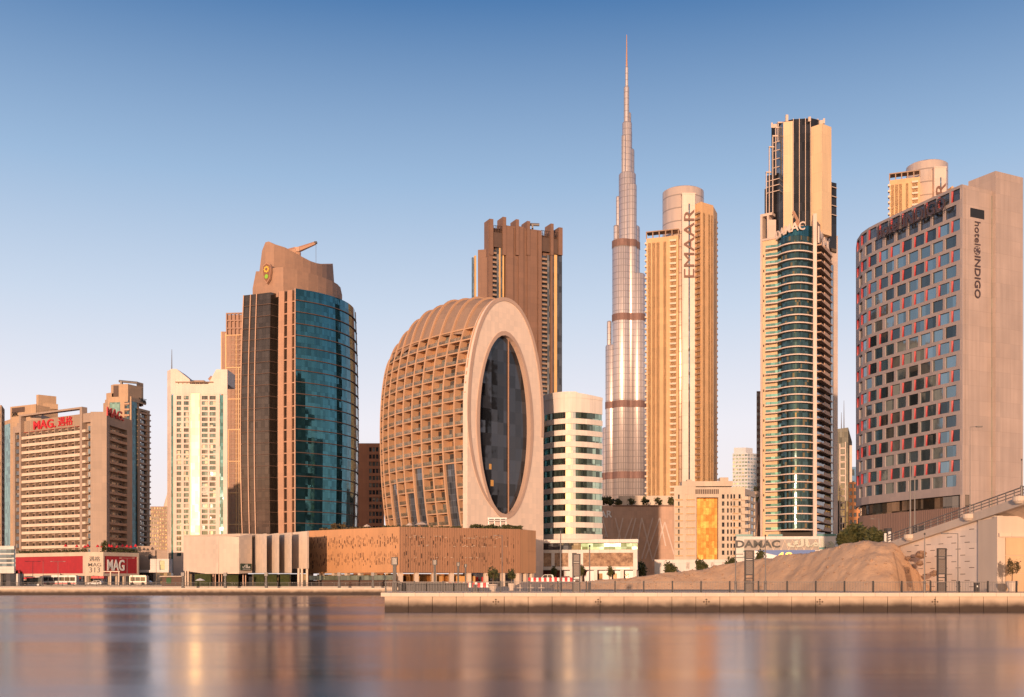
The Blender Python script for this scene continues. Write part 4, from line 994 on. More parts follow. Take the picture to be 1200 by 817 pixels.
for i in range(10):
    s0, s1 = ss[i] + .29, ss[i + 1] - .29
    zz = [EB - 2] + zf + [74.5]
    for za, zb_ in zip(zz, zz[1:]):       # set-back wall of the balconies
        if zb_ > min(ezt(s0), ezt(s1)) - 3.2: break
        a, b, c_, d = [epos(s, -half(s, z, 2.35) , z) for s, z in ((s1, za), (s0, za), (s0, zb_), (s1, zb_))]
        wallmb.poly([a, b, c_, d])
    for k in range(17):
        za, zb_ = zf[k], zf[k + 1]
        if zb_ > min(ezt(s0), ezt(s1)) - 4.0: continue
        if k < glazed.get(i, 0): continue
        # door or window on one side of the cell, orange wall on the other
        rnd = random.Random(i * 50 + k); fa, fb = rnd.choice([(.06, .66), (.34, .94), (.06, .58), (.42, .95), (.05, .95), (.05, .95)]); zc_ = zb_ - .55
        q = [epos(s0 + (s1 - s0) * f, -half(s0 + (s1 - s0) * f, z, 2.31), z) for f, z in ((fb, za + .1), (fa, za + .1), (fa, zc_), (fb, zc_))]
        n_ = Vector((-ux, -uy)) * .12; p = MB(); p.hexa([q[0], q[1], tuple(Vector(q[1]) + n_.to_3d()), tuple(Vector(q[0]) + n_.to_3d())], [q[3], q[2], tuple(Vector(q[2]) + n_.to_3d()), tuple(Vector(q[3]) + n_.to_3d())])
        wins.append((p, rnd.choice([M['gl_dark'], M['gl_win'], M['gl_brown'], M['shade'], M['gl_pale']])))
        q = [epos(s, -half(s, z, ins), z) for s, z, ins in ((s1, za + .2, .12), (s0, za + .2, .12), (s0, za + .2, .2), (s1, za + .2, .2), (s1, za + 1.15, .12), (s0, za + 1.15, .12), (s0, za + 1.15, .2), (s1, za + 1.15, .2))]
        p = MB(); p.hexa(q[:4], q[4:]); bals.append((p, None))
balm = glass('balcony_glass', (.34, .30, .22), pane=(1.2, 3), metal=.3, rough=.1, var=.5, alpha=.45)
bals = [(p, balm) for p, _ in bals]
wallmb.build('balcony_wall', M['room'], egg); parts(egg, 'window', wins); parts(egg, 'balustrade', bals)
slabs_ = []
for k, z in enumerate(zf):
    for i in range(10):
        s0, s1 = ss[i] + .28, ss[i + 1] - .28
        if z + 1 > min(ezt(s0), ezt(s1)) - 3.2 or k < glazed.get(i, 0): continue
        b_ = [epos(s1, -half(s1, z, .05), z - .2), epos(s0, -half(s0, z, .05), z - .2), epos(s0, -half(s0, z, 2.4), z - .2), epos(s1, -half(s1, z, 2.4), z - .2)]
        mb = MB(); mb.hexa(b_, [(p[0], p[1], z + .16) for p in b_]); slabs_.append((mb, ribm))
parts(egg, 'floor_slab', slabs_)
mb = MB()                                 # roof strips between the ribs
for i in range(10):
    s0, s1 = ss[i] + .28, ss[i + 1] - .28; A, B = arch(s0, .5), arch(s1, .5)
    for k in range(len(A) - 1):
        if A[k][1] > 71.5 and A[k + 1][1] > 71.5 or (A[k][0] > 0): mb.poly([epos(s1, *B[k]), epos(s0, *A[k]), epos(s0, *A[k + 1]), epos(s1, *B[k + 1])])
B = arch(ss[10], 1.0); mb.poly([epos(ss[10], *p) for p in reversed(B)])
mb.build('roof', wall('egg_roof', (.31, .205, .145), joints=(2, 40), jdark=.85), egg)
for i, kk in glazed.items():
    mb = MB(); s0, s1 = ss[i] + .29, ss[i + 1] - .29
    for za, zb_ in zip(zf[:kk], zf[1:kk + 1]): mb.poly([epos(s1, -half(s1, za, .7), za), epos(s0, -half(s0, za, .7), za), epos(s0, -half(s0, zb_, .7), zb_), epos(s1, -half(s1, zb_, .7), zb_)])
    mb.build('curtain_glass', glass('curtain_wall_glass', (.16, .17, .19), pane=(.95, 1.7), metal=.6, mull=1.8, mw=.07), egg)
# disc front: slab with an oval opening
NP = 96; gcx, gcz, ga, gb = -.55, 46.8, 10.2, 25.3
def outer(a):                             # outline of the slab seen from the centre of the oval
    c_, s_ = math.cos(a), math.sin(a)
    lo_, hi_ = 0, 200
    for _ in range(40):
        m_ = (lo_ + hi_) / 2; x, z = gcx + c_ * m_, gcz + s_ * m_
        zt_ = ezt(0)
        ins = abs(x) < EW and z > GZ and (z < EC or ((z - EC) / (zt_ - EC)) ** EN + (abs(x) / EW) ** EN < 1)
        if ins: lo_ = m_
        else: hi_ = m_
    return (gcx + c_ * lo_, gcz + s_ * lo_)
angs = [2 * math.pi * k / NP for k in range(NP)] + [math.atan2(GZ - gcz, EW), math.atan2(GZ - gcz, -EW)]
angs = sorted(a % (2 * math.pi) for a in angs); NP = len(angs)
outp = [outer(a) for a in angs]
def oval(k, f=1.0, g=0.0):                # point of the oval in the direction of angle k
    a = angs[k]; r = 1 / math.sqrt((math.cos(a) / ga) ** 2 + (math.sin(a) / gb) ** 2); return (gcx + math.cos(a) * (r * f + g), gcz + math.sin(a) * (r * f + g))
mb = MB()
for k in range(NP):
    j = (k + 1) % NP
    mb.poly([epos(0, *outp[k], .6), epos(0, *outp[j], .6), epos(0, *oval(j, 1, 0), .6), epos(0, *oval(k, 1, 0), .6)][::-1])
    mb.poly([epos(0, *outp[k], .6), epos(0, *outp[j], .6), epos(0, *outp[j], -1.2), epos(0, *outp[k], -1.2)])
    mb.poly([epos(0, *outp[k], -1.2), epos(0, *outp[j], -1.2), epos(0, *oval(j), -1.2), epos(0, *oval(k), -1.2)])
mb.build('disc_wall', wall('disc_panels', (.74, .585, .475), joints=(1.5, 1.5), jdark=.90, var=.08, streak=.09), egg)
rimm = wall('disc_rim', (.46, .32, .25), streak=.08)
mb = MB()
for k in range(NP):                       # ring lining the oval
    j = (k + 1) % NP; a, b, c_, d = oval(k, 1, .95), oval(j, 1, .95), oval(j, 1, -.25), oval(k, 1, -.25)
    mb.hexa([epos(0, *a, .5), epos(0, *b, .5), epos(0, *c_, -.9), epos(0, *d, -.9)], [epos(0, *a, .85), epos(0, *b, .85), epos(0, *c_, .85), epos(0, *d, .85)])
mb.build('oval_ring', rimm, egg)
mb = MB()
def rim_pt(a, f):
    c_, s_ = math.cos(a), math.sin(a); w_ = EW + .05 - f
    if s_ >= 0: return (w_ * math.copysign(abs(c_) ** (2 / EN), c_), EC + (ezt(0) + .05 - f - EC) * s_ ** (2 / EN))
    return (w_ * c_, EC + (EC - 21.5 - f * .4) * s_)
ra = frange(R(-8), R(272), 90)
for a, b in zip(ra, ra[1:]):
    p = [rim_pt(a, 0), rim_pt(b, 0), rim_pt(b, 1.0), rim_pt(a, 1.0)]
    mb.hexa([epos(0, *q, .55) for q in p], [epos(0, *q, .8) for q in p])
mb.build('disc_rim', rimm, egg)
mb = MB(); mb.poly([epos(0, *oval(k, .999), -.7) for k in range(NP)])
mb.build('oval_glass', glass('oval_glass', (.045, .05, .062), pane=(2.35, 3.4), metal=.35, var=.7, tilt=.02, mull=.9, mw=.05), egg)
mb = MB(); mb.hexa([epos(0, 1.6, 22.4, -.6), epos(0, 1.85, 22.4, -.6), epos(0, 1.85, 22.4, -.3), epos(0, 1.6, 22.4, -.3)], [epos(0, 1.6, 71.2, -.6), epos(0, 1.85, 71.2, -.6), epos(0, 1.85, 71.2, -.3), epos(0, 1.6, 71.2, -.3)])
mb.build('mullion', M['copper'], egg)

lm, lt_, lb = _mat('lit_room'); lb.inputs['Base Color'].default_value = (.5, .25, .06, 1); lb.inputs['Emission Color'].default_value = (1, .5, .12, 1); lb.inputs['Emission Strength'].default_value = .08
for x0, z0_, w_, h_ in ((-5.6, 34.2, .9, 1.5), (-5.0, 29.6, 1.1, 1.7)):
    mb = MB(); mb.hexa([epos(0, x0, z0_, -.69), epos(0, x0 + w_, z0_, -.69), epos(0, x0 + w_, z0_, -.66), epos(0, x0, z0_, -.66)], [epos(0, x0, z0_ + h_, -.69), epos(0, x0 + w_, z0_ + h_, -.69), epos(0, x0 + w_, z0_ + h_, -.66), epos(0, x0, z0_ + h_, -.66)]); mb.build('lit_window', lm, egg)

# ---- 9: brown block in the gap
t = thing('apartment_block', 'low red-brown block seen between the glass tower and the egg-shaped building', 'building', loc(432, 500))
ff = F(P(414, 500), P(450, 500)); mb = MB(); items = []; mb.prism(foot(offs([ff.p, ff.q], -.6), 25), GZ, Z(521, 500))
bays = [(ff.at(a), ff.at(b)) for a, b in ((415, 420), (432.5, 435.5), (436.5, 439.5), (440.5, 443.5), (444.5, 447.5))]; n = 19; z0_, z1_ = GZ + 1, Z(523, 500)
openwall(ff, mb, 0, ff.L, GZ, Z(519.5, 500), bays, [(z0_ + (z1_ - z0_) * (k + .25) / n, z0_ + (z1_ - z0_) * (k + .85) / n) for k in range(n)], items, [M['gl_win'], M['gl_dark'], M['gl_pale']], .5)
mb.build('wall', wall('red_brown_cladding', (.30, .12, .06), joints=(2, 3.2), jdark=.7), t); parts(t, 'window', items)

# ---- 10: tall brown tower
t = thing('residential_tower', 'tall brown flat-topped tower with upright roof blades and gold strips, behind the egg-shaped building', 'building', loc(615, 600))
T0, T1, T2 = P(572, 589.8), P(592, 591.2), P(659, 608.8)
ff = F(T0, T2); zz_ = lambda py, px=592: ff.z(py, px)
mb = MB(); mb.prism(foot(offs([T0, T2], -1.5), 30), GZ, zz_(268)); mb.prism(foot([P(560, 594.1), P(573, 592.7)], 20), GZ, Z(292, 592.7))
def bx(mb, a, b, y0, y1, d0=-1.5, d1=0): ff.box(mb, ff.at(a), ff.at(b), GZ if y0 is None else zz_(y0, b), zz_(y1, (a + b) / 2), d0, d1)
bx(mb, 592, 633, None, 267); bx(mb, 572, 576.5, None, 259, -1.5, .8); bx(mb, 592.2, 601, 620, 266, 0, 1.0); bx(mb, 607, 613, 620, 266, 0, .8); bx(mb, 617.4, 629, 620, 270, 0, .9)
bx(mb, 629.4, 633.4, 620, 271, 0, 1.6)
mb.build('wall', M['brown'], t)
mb = MB()
for a, b, y in ((572.6, 577, 257.5), (588, 592, 255.2), (603.5, 607, 258), (616.5, 620, 260), (644.2, 647.5, 263), (653.5, 658, 267.5)): bx(mb, a, b, 300, y, -6, 1.4)
bx(mb, 644.5, 646.5, None, 300, -1, 1.2)
mb.build('roof_blade', M['brown'], t)
mb = MB()
for a, b, y0, y1 in ((578, 587.9, 291, 265), (633.6, 644.4, 296, 271), (647.6, 658, 299, 273)):
    bx(mb, a, b, y0, y1 + 8, -1, .6); n = 5
    for i in range(n + 1): bx(mb, a + (b - a) * i / n - .15, a + (b - a) * i / n + .15, y1 + 8, y1, 0, .6)
    for y in (y1, y1 + 4): bx(mb, a, b, y + .7, y, 0, .61)
    mb.build('roof_screen', M['dbrown'], t); mb = MB()
for a, b, m in ((582, 584.6, 'gl_win'), (586.2, 588.6, 'gl_win'), (641.2, 644.2, 'gl_win'), (647.5, 649, 'gl_dark'), (652.4, 658.6, 'gl_dark')):
    p = MB(); bx(p, a, b, None, 291 if a < 600 else 299, -1.4, .1); p.build('glass_strip', M[m], t)
for a, b in ((584.7, 586.1), (588.7, 590.2), (649.1, 652.3)):
    p = MB(); bx(p, a, b, None, 291 if a < 600 else 299, -1.4, .5); p.build('gold_strip', wall('gold_strip', (.68, .42, .18)), t)
p = MB(); bx(p, 560.4, 562, None, 297, -9, -8); p.build('glass_strip', M['gl_blue'], t)
p = MB(); bx(p, 563, 564.6, None, 295, -9, -7.6); p.build('gold_strip', wall('gold_strip', (.68, .42, .18)), t)
bal = []; k = 0
while zz_(292, 580) - 2.5 * (k + 1) > 45:
    for a, b, top in ((576.8, 581.6, 292), (633.8, 640.8, 299)):
        z = zz_(top, a) - 2.5 * (k + 1); p = MB(); ff.box(p, ff.at(a), ff.at(b), z, z + 1.0, -1.4, .5); bal.append((p, M['clay']))
    k += 1
parts(t, 'balcony', bal)
p = MB()
for a, b in ((576.6, 582), (633.5, 641)): bx(p, a, b, None, 292 if a < 600 else 299, -1.5, -1.0)
p.build('balcony_recess', M['gl_dark'], t)
mb = MB(); mb.tube((X(619, 604.4), 603, Z(264, 604.4)), (X(632, 604.4), 603, Z(264.5, 604.4)), .8, 6); mb.box(X(623, 604.4), X(625, 604.4), 602, 604, Z(269, 604.4), Z(264, 604.4)); mb.build('window_cleaning_arm', M['grey'], t)

# ---- 11: curved white and green office building with its podium
t = thing('office_building', 'curved office building of white and green-glass bands beside the pale disc', 'building', loc(670, 352))
pa = arc(P(632, 343), P(706, 338), 8.0, 26); z_ = lambda py: Z(py, 332)
mb = MB(); mb.prism(foot(offs(pa, -.7), 22), GZ, z_(462))
ribbon(mb, pa, z_(482.5), z_(466), -.7, 0)
zt_l = [z_(458.5 if i < 18 else 460 + .3 * (i - 18)) for i in range(len(pa))]; ribbon(mb, pa, z_(466) + .01, zt_l, -.7, .12)
rows = [(482.5 + 13.55 * k, 482.5 + 13.55 * k + 7.4) for k in range(12)]
for (ya, yb), (yc, _) in zip(rows, rows[1:]): ribbon(mb, pa, z_(yc), z_(yb), -.7, .05)
mb.build('spandrel', wall('white_spandrel', (.70, .62, .55), joints=(1.6, 6), jdark=.85), t)
gg = glass('green_band_glass', (.42, .55, .44), pane=(1.55, 2.3), metal=.85, tilt=.006, mull=.6, var=.5, lfrac=.12, lcol=(.1, .12, .1)); gd = glass('dark_reflection_glass', (.12, .16, .135), pane=(1.55, 2.3), metal=.7, mull=.6)
for ya, yb in rows[:11]:
    for i0, i1, m in ((0, 5, gg), (5, 12, gd), (12, 17, M['gl_mirror']), (17, 23, gd), (23, 26, gg)):  # glass swapped along the curve so its tints imitate bright and dark reflections
        p = MB(); ribbon(p, pa[i0:i1 + 1], z_(yb) + .02, z_(ya) - .02, -.6, -.25); p.build('window_band', m, t)
mb = MB(); q = pa[1]; mb.tube((pa[2].x, pa[2].y - 2.6, z_(482)), (pa[0].x + .8, pa[0].y - 1, z_(520)), .7, 6); mb.build('corner_arch', M['white'], t)
t = thing('podium', 'low white podium with dark glass band and carved stone panels, below the curved office building', 'podium', loc(690, 328))
ff = F(P(636, 321.5), P(747, 317)); z_ = lambda py: Z(py, 319)
mb = MB(); mb.prism(foot(offs([ff.p, ff.q], -3), 18), z_(668), z_(634)); ff.box(mb, -2, ff.L + .3, z_(636.5), z_(632.5), -3, 2.2); ff.box(mb, 0, ff.L, z_(648), z_(644.3), -3, .3); ff.box(mb, 0, ff.L, z_(668), z_(664), -3, .3)
for a, b in ((636, 637), (646.3, 650), (666, 670.5), (676, 683.5), (742, 747)): ff.box(mb, ff.at(a), ff.at(b), z_(664), z_(648), -3, .3)
for a in (649, 670, 681, 698, 715, 729, 744): ff.box(mb, ff.at(a) - .5, ff.at(a) + .5, GZ, z_(668), -1.2, .2)
mb.build('wall', M['white'], t)
p = MB(); ff.box(p, 0, ff.at(681), z_(644.2), z_(636.6), -2.9, .2); p.build('window_band', M['gl_dark'], t)
p = MB(); ff.box(p, ff.at(681.1), ff.L, z_(644.2), z_(636.6), -2.9, .2); p.build('window_band', glass('podium_green_glass', (.10, .20, .17), pane=(1.6, 2.2), metal=.45, mull=.6), t)
carv = ground_mat('carved_stone', (.52, .34, .22), (.20, .12, .08), .8, 1)
for a, b in ((637, 646.3), (650, 666), (683.5, 742)):
    p = MB(); ff.box(p, ff.at(a), ff.at(b), z_(664), z_(648), -3, 0); p.build('carved_panel', carv, t)
p = MB(); ff.box(p, -4, ff.L, GZ, z_(668), -5, -3.2); p.build('shopfront', plain('dark_red_shopfront', (.10, .012, .015), .3), t)
for a, b in ((699, 705), (716, 722), (731, 736)):
    p = MB(); ff.box(p, ff.at(a), ff.at(b), GZ + .1, z_(672), -3.2, -3.1); p.build('shop_window', M['gl_brown'], t)
p = MB(); ff.box(p, ff.at(722), ff.at(738), z_(667.3), z_(665.4), .3, .35); p.build('sign_board', M['light'], t)

# ---- 12: stepped supertall spire tower
YB_ = 1657
t = thing('skyscraper', 'extremely tall stepped silver spire of clustered round tubes, the highest tower in view', 'skyscraper', loc(734, YB_))
skin = wall('steel_glass_skin', (.60, .52, .50), joints=(2.8, 9.5), jdark=.55, metal=.5, rough=.36, var=.06, streak=.03, jw=.16)
tubes = [(706, 718.5, 500, 8), (709.5, 724, 404.5, 0), (717, 741, 285, -6), (745.5, 759.5, 436, 0), (737, 755.5, 323, -8), (733, 750, 265, 2), (725, 745, 204, -2), (732, 745.3, 219, -10), (731, 743.8, 174, 4), (729, 740.3, 144, -2), (732.3, 740, 131, 4), (731, 737.2, 101.5, 0), (732.6, 736.3, 78, 0),
         (724.5, 731, 330, -16), (754, 757.6, 380, 14), (719.6, 726.5, 262, 8), (741, 747.6, 292, 12), (727.6, 733, 161, -8), (735, 741.6, 151, 10), (748, 753.6, 352, 12), (712, 717.6, 374, 12), (722.5, 727.5, 228, 8)]
for a, b, top, dy in tubes:
    mb = MB(); r = (b - a) / 2 * YB_ / K; x = X((a + b) / 2, YB_)
    mb.lathe(x, YB_ + dy, [(r, GZ), (r, Z(top + 2, YB_)), (r * .9, Z(top + .6, YB_)), (r * .5, Z(top, YB_))], 20)
    o = mb.build('tube', skin, t, True)
    for y in (288.5, 374.5, 475.5, 558):
        if y > top + 3 and b - a > 9:
            q = MB(); q.cyl(x, YB_ + dy, Z(y + 4, YB_), Z(y - 4, YB_), r + .5, 20); q.build('mechanical_band', M['dbrown'] if 0 else wall('mechanical_floor', (.22, .13, .11), joints=(6, 3), metal=.4), o)
mb = MB(); mb.tube((X(734.4, YB_), YB_, Z(80, YB_)), (X(734.4, YB_), YB_, Z(41, YB_)), 1.5, 8, .5); mb.build('spire', M['copper'], t)

# ---- 13: two round-cored sand towers
FONTW = None
M['gl_shadow'] = glass('dim_window_glass', (.05, .045, .045), pane=(1.3, 3.1), metal=.25, lfrac=.1, lcol=(.3, .24, .18))
def core_tower(label, Y, x0, wl, cyl_l, cyl_r, cyl_top, strip, wing_top, rwing, rtop, yb, name, letters=True):
    t = thing('residential_tower', label, 'building', loc((cyl_l + cyl_r) / 2, Y), 'sand-coloured towers with round metal cores')
    z = lambda py: Z(py, Y); gy = yb
    r = (cyl_r - cyl_l) / 2 * Y / K; cy = Y + r * .75; r *= cy / Y; cx = X((cyl_l + cyl_r) / 2, cy); zc = lambda py: Z(py, cy)
    mb = MB(); mb.lathe(cx, cy, [(r, GZ), (r, zc(cyl_top + 1.5)), (r * .9, zc(cyl_top)), (.3, zc(cyl_top - 3))], 40)
    mb.build('core', wall(name + '_core', (.74, .58, .47), joints=(40, 7.6), jdark=.6, metal=.35, rough=.36, var=.06, streak=.03, jw=.05), t, True)
    # left wing
    fl = F(P(x0, Y - 2), P(wl, Y - 8)); items = []; mb = MB(); zt_ = z(wing_top)
    nfl = int((zt_ - GZ - 8) / 3.3); rows = [(zt_ - 3.3 * (k + 1) + .5, zt_ - 3.3 * (k + 1) + 2.5) for k in range(nfl)]; zr_ = [q for q in rows if q[0] > z(yb)]
    W = wl - x0
    mb.prism(foot(offs([fl.p, fl.q], -.45), 24), GZ, zt_)
    bays = [(fl.at(x0 + W * a), fl.at(x0 + W * b)) for a, b in ((.05, .14), (.18, .28), (.31, .41), (.53, .62))]; bayb = (fl.at(x0 + W * .75), fl.at(x0 + W * .93))
    openwall(fl, mb, 0, fl.L, GZ, zt_, bays + [bayb], zr_, items, [M['gl_shadow'], M['gl_shadow'], M['gl_dark']], .6)
    # right wing
    a, b, c_, d = rwing; R0, R1, R2, R3 = P(a, Y - 4), P(b, Y - 10), P(c_, Y - 4), P(d, Y + 8); zt2 = z(rtop)
    mb.prism(foot(offs([R0, R1, R2, R3], -.45), 20), GZ, zt2 - 2)
    k1, k2, k3 = F(R0, R1), F(R1, R2), F(R2, R3)
    nf2 = int((zt2 - GZ - 8) / 3.3); rw = [(zt2 - 3.3 * (k + 1) - 2.5, zt2 - 3.3 * (k + 1) - .3) for k in range(nf2)]; rw = [q for q in rw if q[0] > z(yb)]
    openwall(k1, mb, 0, k1.L, GZ, zt2 + .4, [(k1.L * .42, k1.L * .85)], rw, items, M['gl_dark'], .6)
    openwall(k2, mb, 0, k2.L, GZ, zt2 + .2, [(k2.L * .14, k2.L * .30), (k2.L * .58, k2.L * .72), (k2.L * .80, k2.L * .94)], rw, items, [M['gl_shadow']], .6)
    openwall(k3, mb, 0, k3.L, GZ, zt2 - .4, [(k3.L * .3, k3.L * .5)], rw, items, M['gl_win'], .42)
    mb.build('wall', wall(name + '_sand', (.60, .37, .19), joints=(3.2, 3.3), jdark=.88), t)
    parts(t, 'window', items)
    # balconies down the edges
    bal = []
    for za, zb_ in zr_:
        p = MB(); fl.box(p, bayb[0] - .2, bayb[1] + .2, za - .5, za + .6, -.1, 1.0); bal.append((p, M['parapet']))
        p = MB(); fl.box(p, -.9, .6, za - .5, za + .5, -2.5, .3); bal.append((p, M['parapet']))
    for za, zb_ in rw:
        p = MB(); k1.box(p, k1.L * .36, k1.L * .9, za - .4, za + .6, -.1, 1.1); bal.append((p, M['clay']))
        p = MB(); k3.box(p, k3.L - 1.2, k3.L + .7, za - .4, za + .5, -2, .3); bal.append((p, M['clay']))
    parts(t, 'balcony', bal)
    mb = MB()
    for i in range(6): fl.box(mb, fl.L * i / 5 - .3, fl.L * i / 5 + .3, zt_, zt_ + 3.4, -.6, -.1)
    fl.box(mb, -.2, fl.L + .1, zt_ + 3.4, zt_ + 4.0, -6, .3); mb.build('roof_frame', M['clay'], t)
    # slab with the sign
    sa, sb = strip; sl = F((X(sa, Y), cy - r - 3.2), (X(sb, Y), cy - r - 3.2)); mb = MB(); sl.box(mb, 0, sl.L, GZ, z(cyl_top + 7), -7, 0); sl.box(mb, -.2, sl.L + .2, z(cyl_top + 7), z(cyl_top + 5.6), -7, .2)
    mb.build('sign_slab', wall(name + '_slab', (.62, .48, .41), joints=(9, 7.6), jdark=.8, metal=.25, rough=.45), t)
    mb = MB(); sl.box(mb, sl.L * .48, sl.L * .6, z(yb), z(cyl_top + 18), -.5, .05); mb.build('glass_slot', M['gl_blue'], t)
    Lh = sl.L * .80; Lw = (325 - 246) * Y / K if letters else 47
    top_z = z(cyl_top + (25 if letters else 22))
    mb = text_mb('EMAAR', Lh, .5, lambda x, y, e: sl.pt(sl.L * .92 - y, .3 + e, top_z - Lw + x), width=Lw)
    mb.build('sign_letters', plain('bronze_letters', (.16, .075, .05), .4), t)
    mb = MB(); mb.tube((cx + 1, cy, zc(cyl_top)), (cx + 5, cy, zc(cyl_top - 4.2)), .5, 5); mb.tube((cx + 1, cy - 2, zc(cyl_top - 3.6)), (cx + 9, cy, zc(cyl_top - 1)), .5, 5); mb.build('roof_crane', M['grey'], t)
    return t
core_tower('sand tower with round pale metal core and upright lettering, right of the tall spire', 640, 757.5, 795, 776.5, 824.5, 225, (797.5, 812.5), 281, (812.5, 822, 836, 840.5), 244, 640, 'tower_near')
core_tower('sand tower with round metal core, only its top showing above the window-grid hotel', 640, 1042.5, 1078, 1063, 1109.5, 194.5, (1090, 1104), 213, (1110, 1116, 1124, 1128), 226, 420, 'tower_far', True)

# ---- 14: brown mall with zigzag lines
t = thing('shopping_centre', 'broad brown windowless block with pale zigzag lines and white letters, below the spire tower', 'building', loc(740, 560))
fa, fb = F(P(676, 575), P(718, 566)), F(P(718, 566), P(795, 566)); z_ = lambda py: Z(py, 566)
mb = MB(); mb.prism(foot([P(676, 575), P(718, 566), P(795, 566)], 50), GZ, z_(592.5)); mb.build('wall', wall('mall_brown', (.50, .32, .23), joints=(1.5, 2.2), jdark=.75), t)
mb = MB()
def zig(f, pts):
    for (a, ya), (b, yb) in zip(pts, pts[1:]): mb.tube(f.pt(f.at(a), .1, f.z(ya, a)), f.pt(f.at(b), .1, f.z(yb, b)), .45, 4)
zig(fb, [(721, 607), (733, 655), (745, 607)]); zig(fb, [(730, 607), (720, 650)]); zig(fb, [(741, 607), (729, 640)]); zig(fb, [(752, 607), (765, 658), (779, 612), (790, 650)]); zig(fb, [(756, 655), (773, 607), (780, 640)]); zig(fb, [(752, 607), (745, 650)]); zig(fb, [(765, 607), (752, 655)])
zig(fa, [(706, 607), (712, 630)]); zig(fa, [(710, 625), (705, 640)])
mb.build('zigzag_line', M['pink'], t)
p = MB(); fb.box(p, .2, fb.L, z_(593.6), z_(592), -2, .3); p.build('cornice', M['brown'], t)
mb = text_on(fa, 'EMAAR', fa.at(684), Z(607, 570), 3.6, d=.15, width=fa.at(717.5) - fa.at(684), bold=.02); mb.build('sign_letters', M['light'], t)
mb = MB(); mb.prism(foot([P(725, 600), P(800, 600)], 30), GZ, Z(581, 600)); tag(mb.build('building', M['cream']), 'plain cream wall rising just behind the trees on the brown windowless block', 'building')
for px, wpx, top in ((706, 14, 582), (714.5, 13, 582.5), (725, 10, 584), (740, 9.5, 583.5), (756, 10, 582), (772, 9.5, 583.5), (787, 10.5, 582.5)):
    tree('roof_tree', 'round dark tree on the roof edge of the brown windowless block' , px, 572, 592.5, top, wpx, 'roof trees on the brown block', n=170, trunk_frac=.12, z0=z_(592.5))
t = thing('shopping_centre', 'dark brown lattice-lined block squeezed between the cream hotel and the curved green tower', 'building', loc(882, 560))
fb = F(P(868, 562), P(899, 562)); mb = MB(); mb.prism(foot([fb.p, fb.q], 40), GZ, Z(589, 562)); mb.build('wall', wall('mall_dark_brown', (.17, .105, .08), joints=(1.5, 2.2)), t)
mb = MB(); zig(fb, [(878, 640), (883, 604), (888, 640)]); zig(fb, [(884, 640), (889, 604), (893, 630)]); zig(fb, [(874, 604), (880, 630)]); mb.build('zigzag_line', M['parapet2'], t)
p = MB(); p.prism(foot([P(866, 566), P(899, 566)], 20), Z(589, 566), Z(576, 566)); p.build('upper_wall', M['beige'], t)
tree('roof_tree', 'round dark tree on the roof of the dark lattice-lined block', 887, 561, 589, 580, 8, n=170, trunk_frac=.15, z0=Z(589, 562)); tree('roof_tree', 'tiny dark tree above the round tree by the curved green tower', 886, 575, 577, 570, 6, n=120, trunk_frac=.3, z0=Z(577, 566))

# ---- 15: cream hotel with gold portal
t = thing('hotel', 'cream hotel with a tall recessed portal of gold glass and ladder-like balconies', 'hotel', loc(830, 520))
ff = F(P(790, 522), P(873, 520)); fs = F(P(873, 520), P(886, 545)); z_ = lambda py: Z(py, 521)
mb = MB(); mb.prism(foot(offs([P(790, 522), P(815.5, 521)], -.6), 25), GZ, z_(570)); mb.prism(foot(offs([P(843, 521), P(873, 520), P(886, 545)], -.6), 18), GZ, z_(572)); mb.prism(foot([P(812, 535), P(846, 535)], 20), GZ, z_(566))
items = []; n = 9
fl = [(z_(652) + (z_(578) - z_(652)) * (k + .2) / n, z_(652) + (z_(578) - z_(652)) * (k + .82) / n) for k in range(n)]
B_ = lambda *q: [(ff.at(a), ff.at(b)) for a, b in q]
openwall(ff, mb, 0, ff.at(814.5), GZ, z_(569), B_((794.5, 796.5), (803, 805), (806, 808), (810.5, 812.5)), fl, items, [M['gl_dark'], M['gl_win']], .55)
openwall(ff, mb, ff.at(843), ff.L, GZ, z_(571), B_((846, 849), (852, 854), (856, 858), (859.5, 861.5), (865.5, 868)), fl, items, [M['gl_dark'], M['gl_win']], .55)
openwall(fs, mb, 0, fs.L, GZ, z_(576), [(fs.L * .15, fs.L * .45), (fs.L * .55, fs.L * .9)], fl, items, [M['gl_dark']], .55)
ff.box(mb, ff.at(814.6), ff.at(842.9), z_(583), z_(571), -5, .3); ff.box(mb, ff.at(814.6), ff.at(816.2), GZ, z_(583), -5, .3); ff.box(mb, ff.at(841.6), ff.at(842.9), GZ, z_(583), -5, .3)
ff.box(mb, ff.at(800), ff.at(860), z_(569), z_(563), -14, -4); ff.box(mb, ff.at(846), ff.at(856), z_(563), z_(558), -14, -7); ff.box(mb, ff.at(806), ff.at(812), z_(563), z_(561), -9, -4)
mb.build('wall', M['cream'], t); parts(t, 'window', items)
p = MB(); ff.box(p, ff.at(816.2), ff.at(841.6), GZ, z_(583), -4.5, -4); p.build('portal_glass', M['gl_gold'], t)
p = MB()
for i in range(13): ff.box(p, ff.at(814.5) + .2 + i * .86, ff.at(814.5) + .75 + i * .86, z_(579), z_(573.5), .3, .4)
p.build('grille', M['dbrown'], t)
bal = []
for za, zb_ in fl:
    for a, b in ((791, 800), (804, 814), (858.5, 865)):
        p = MB(); ff.box(p, ff.at(a), ff.at(b), za - .55, za - .15, -.3, .9); bal.append((p, wall('ochre_balcony', (.58, .38, .2)) if not bal else bal[0][1]))
    p = MB(); ff.box(p, ff.at(868.5), ff.L + 1.5, za - .7, za + .9, -2, 1.2); bal.append((p, M['cream']))
parts(t, 'balcony', bal)
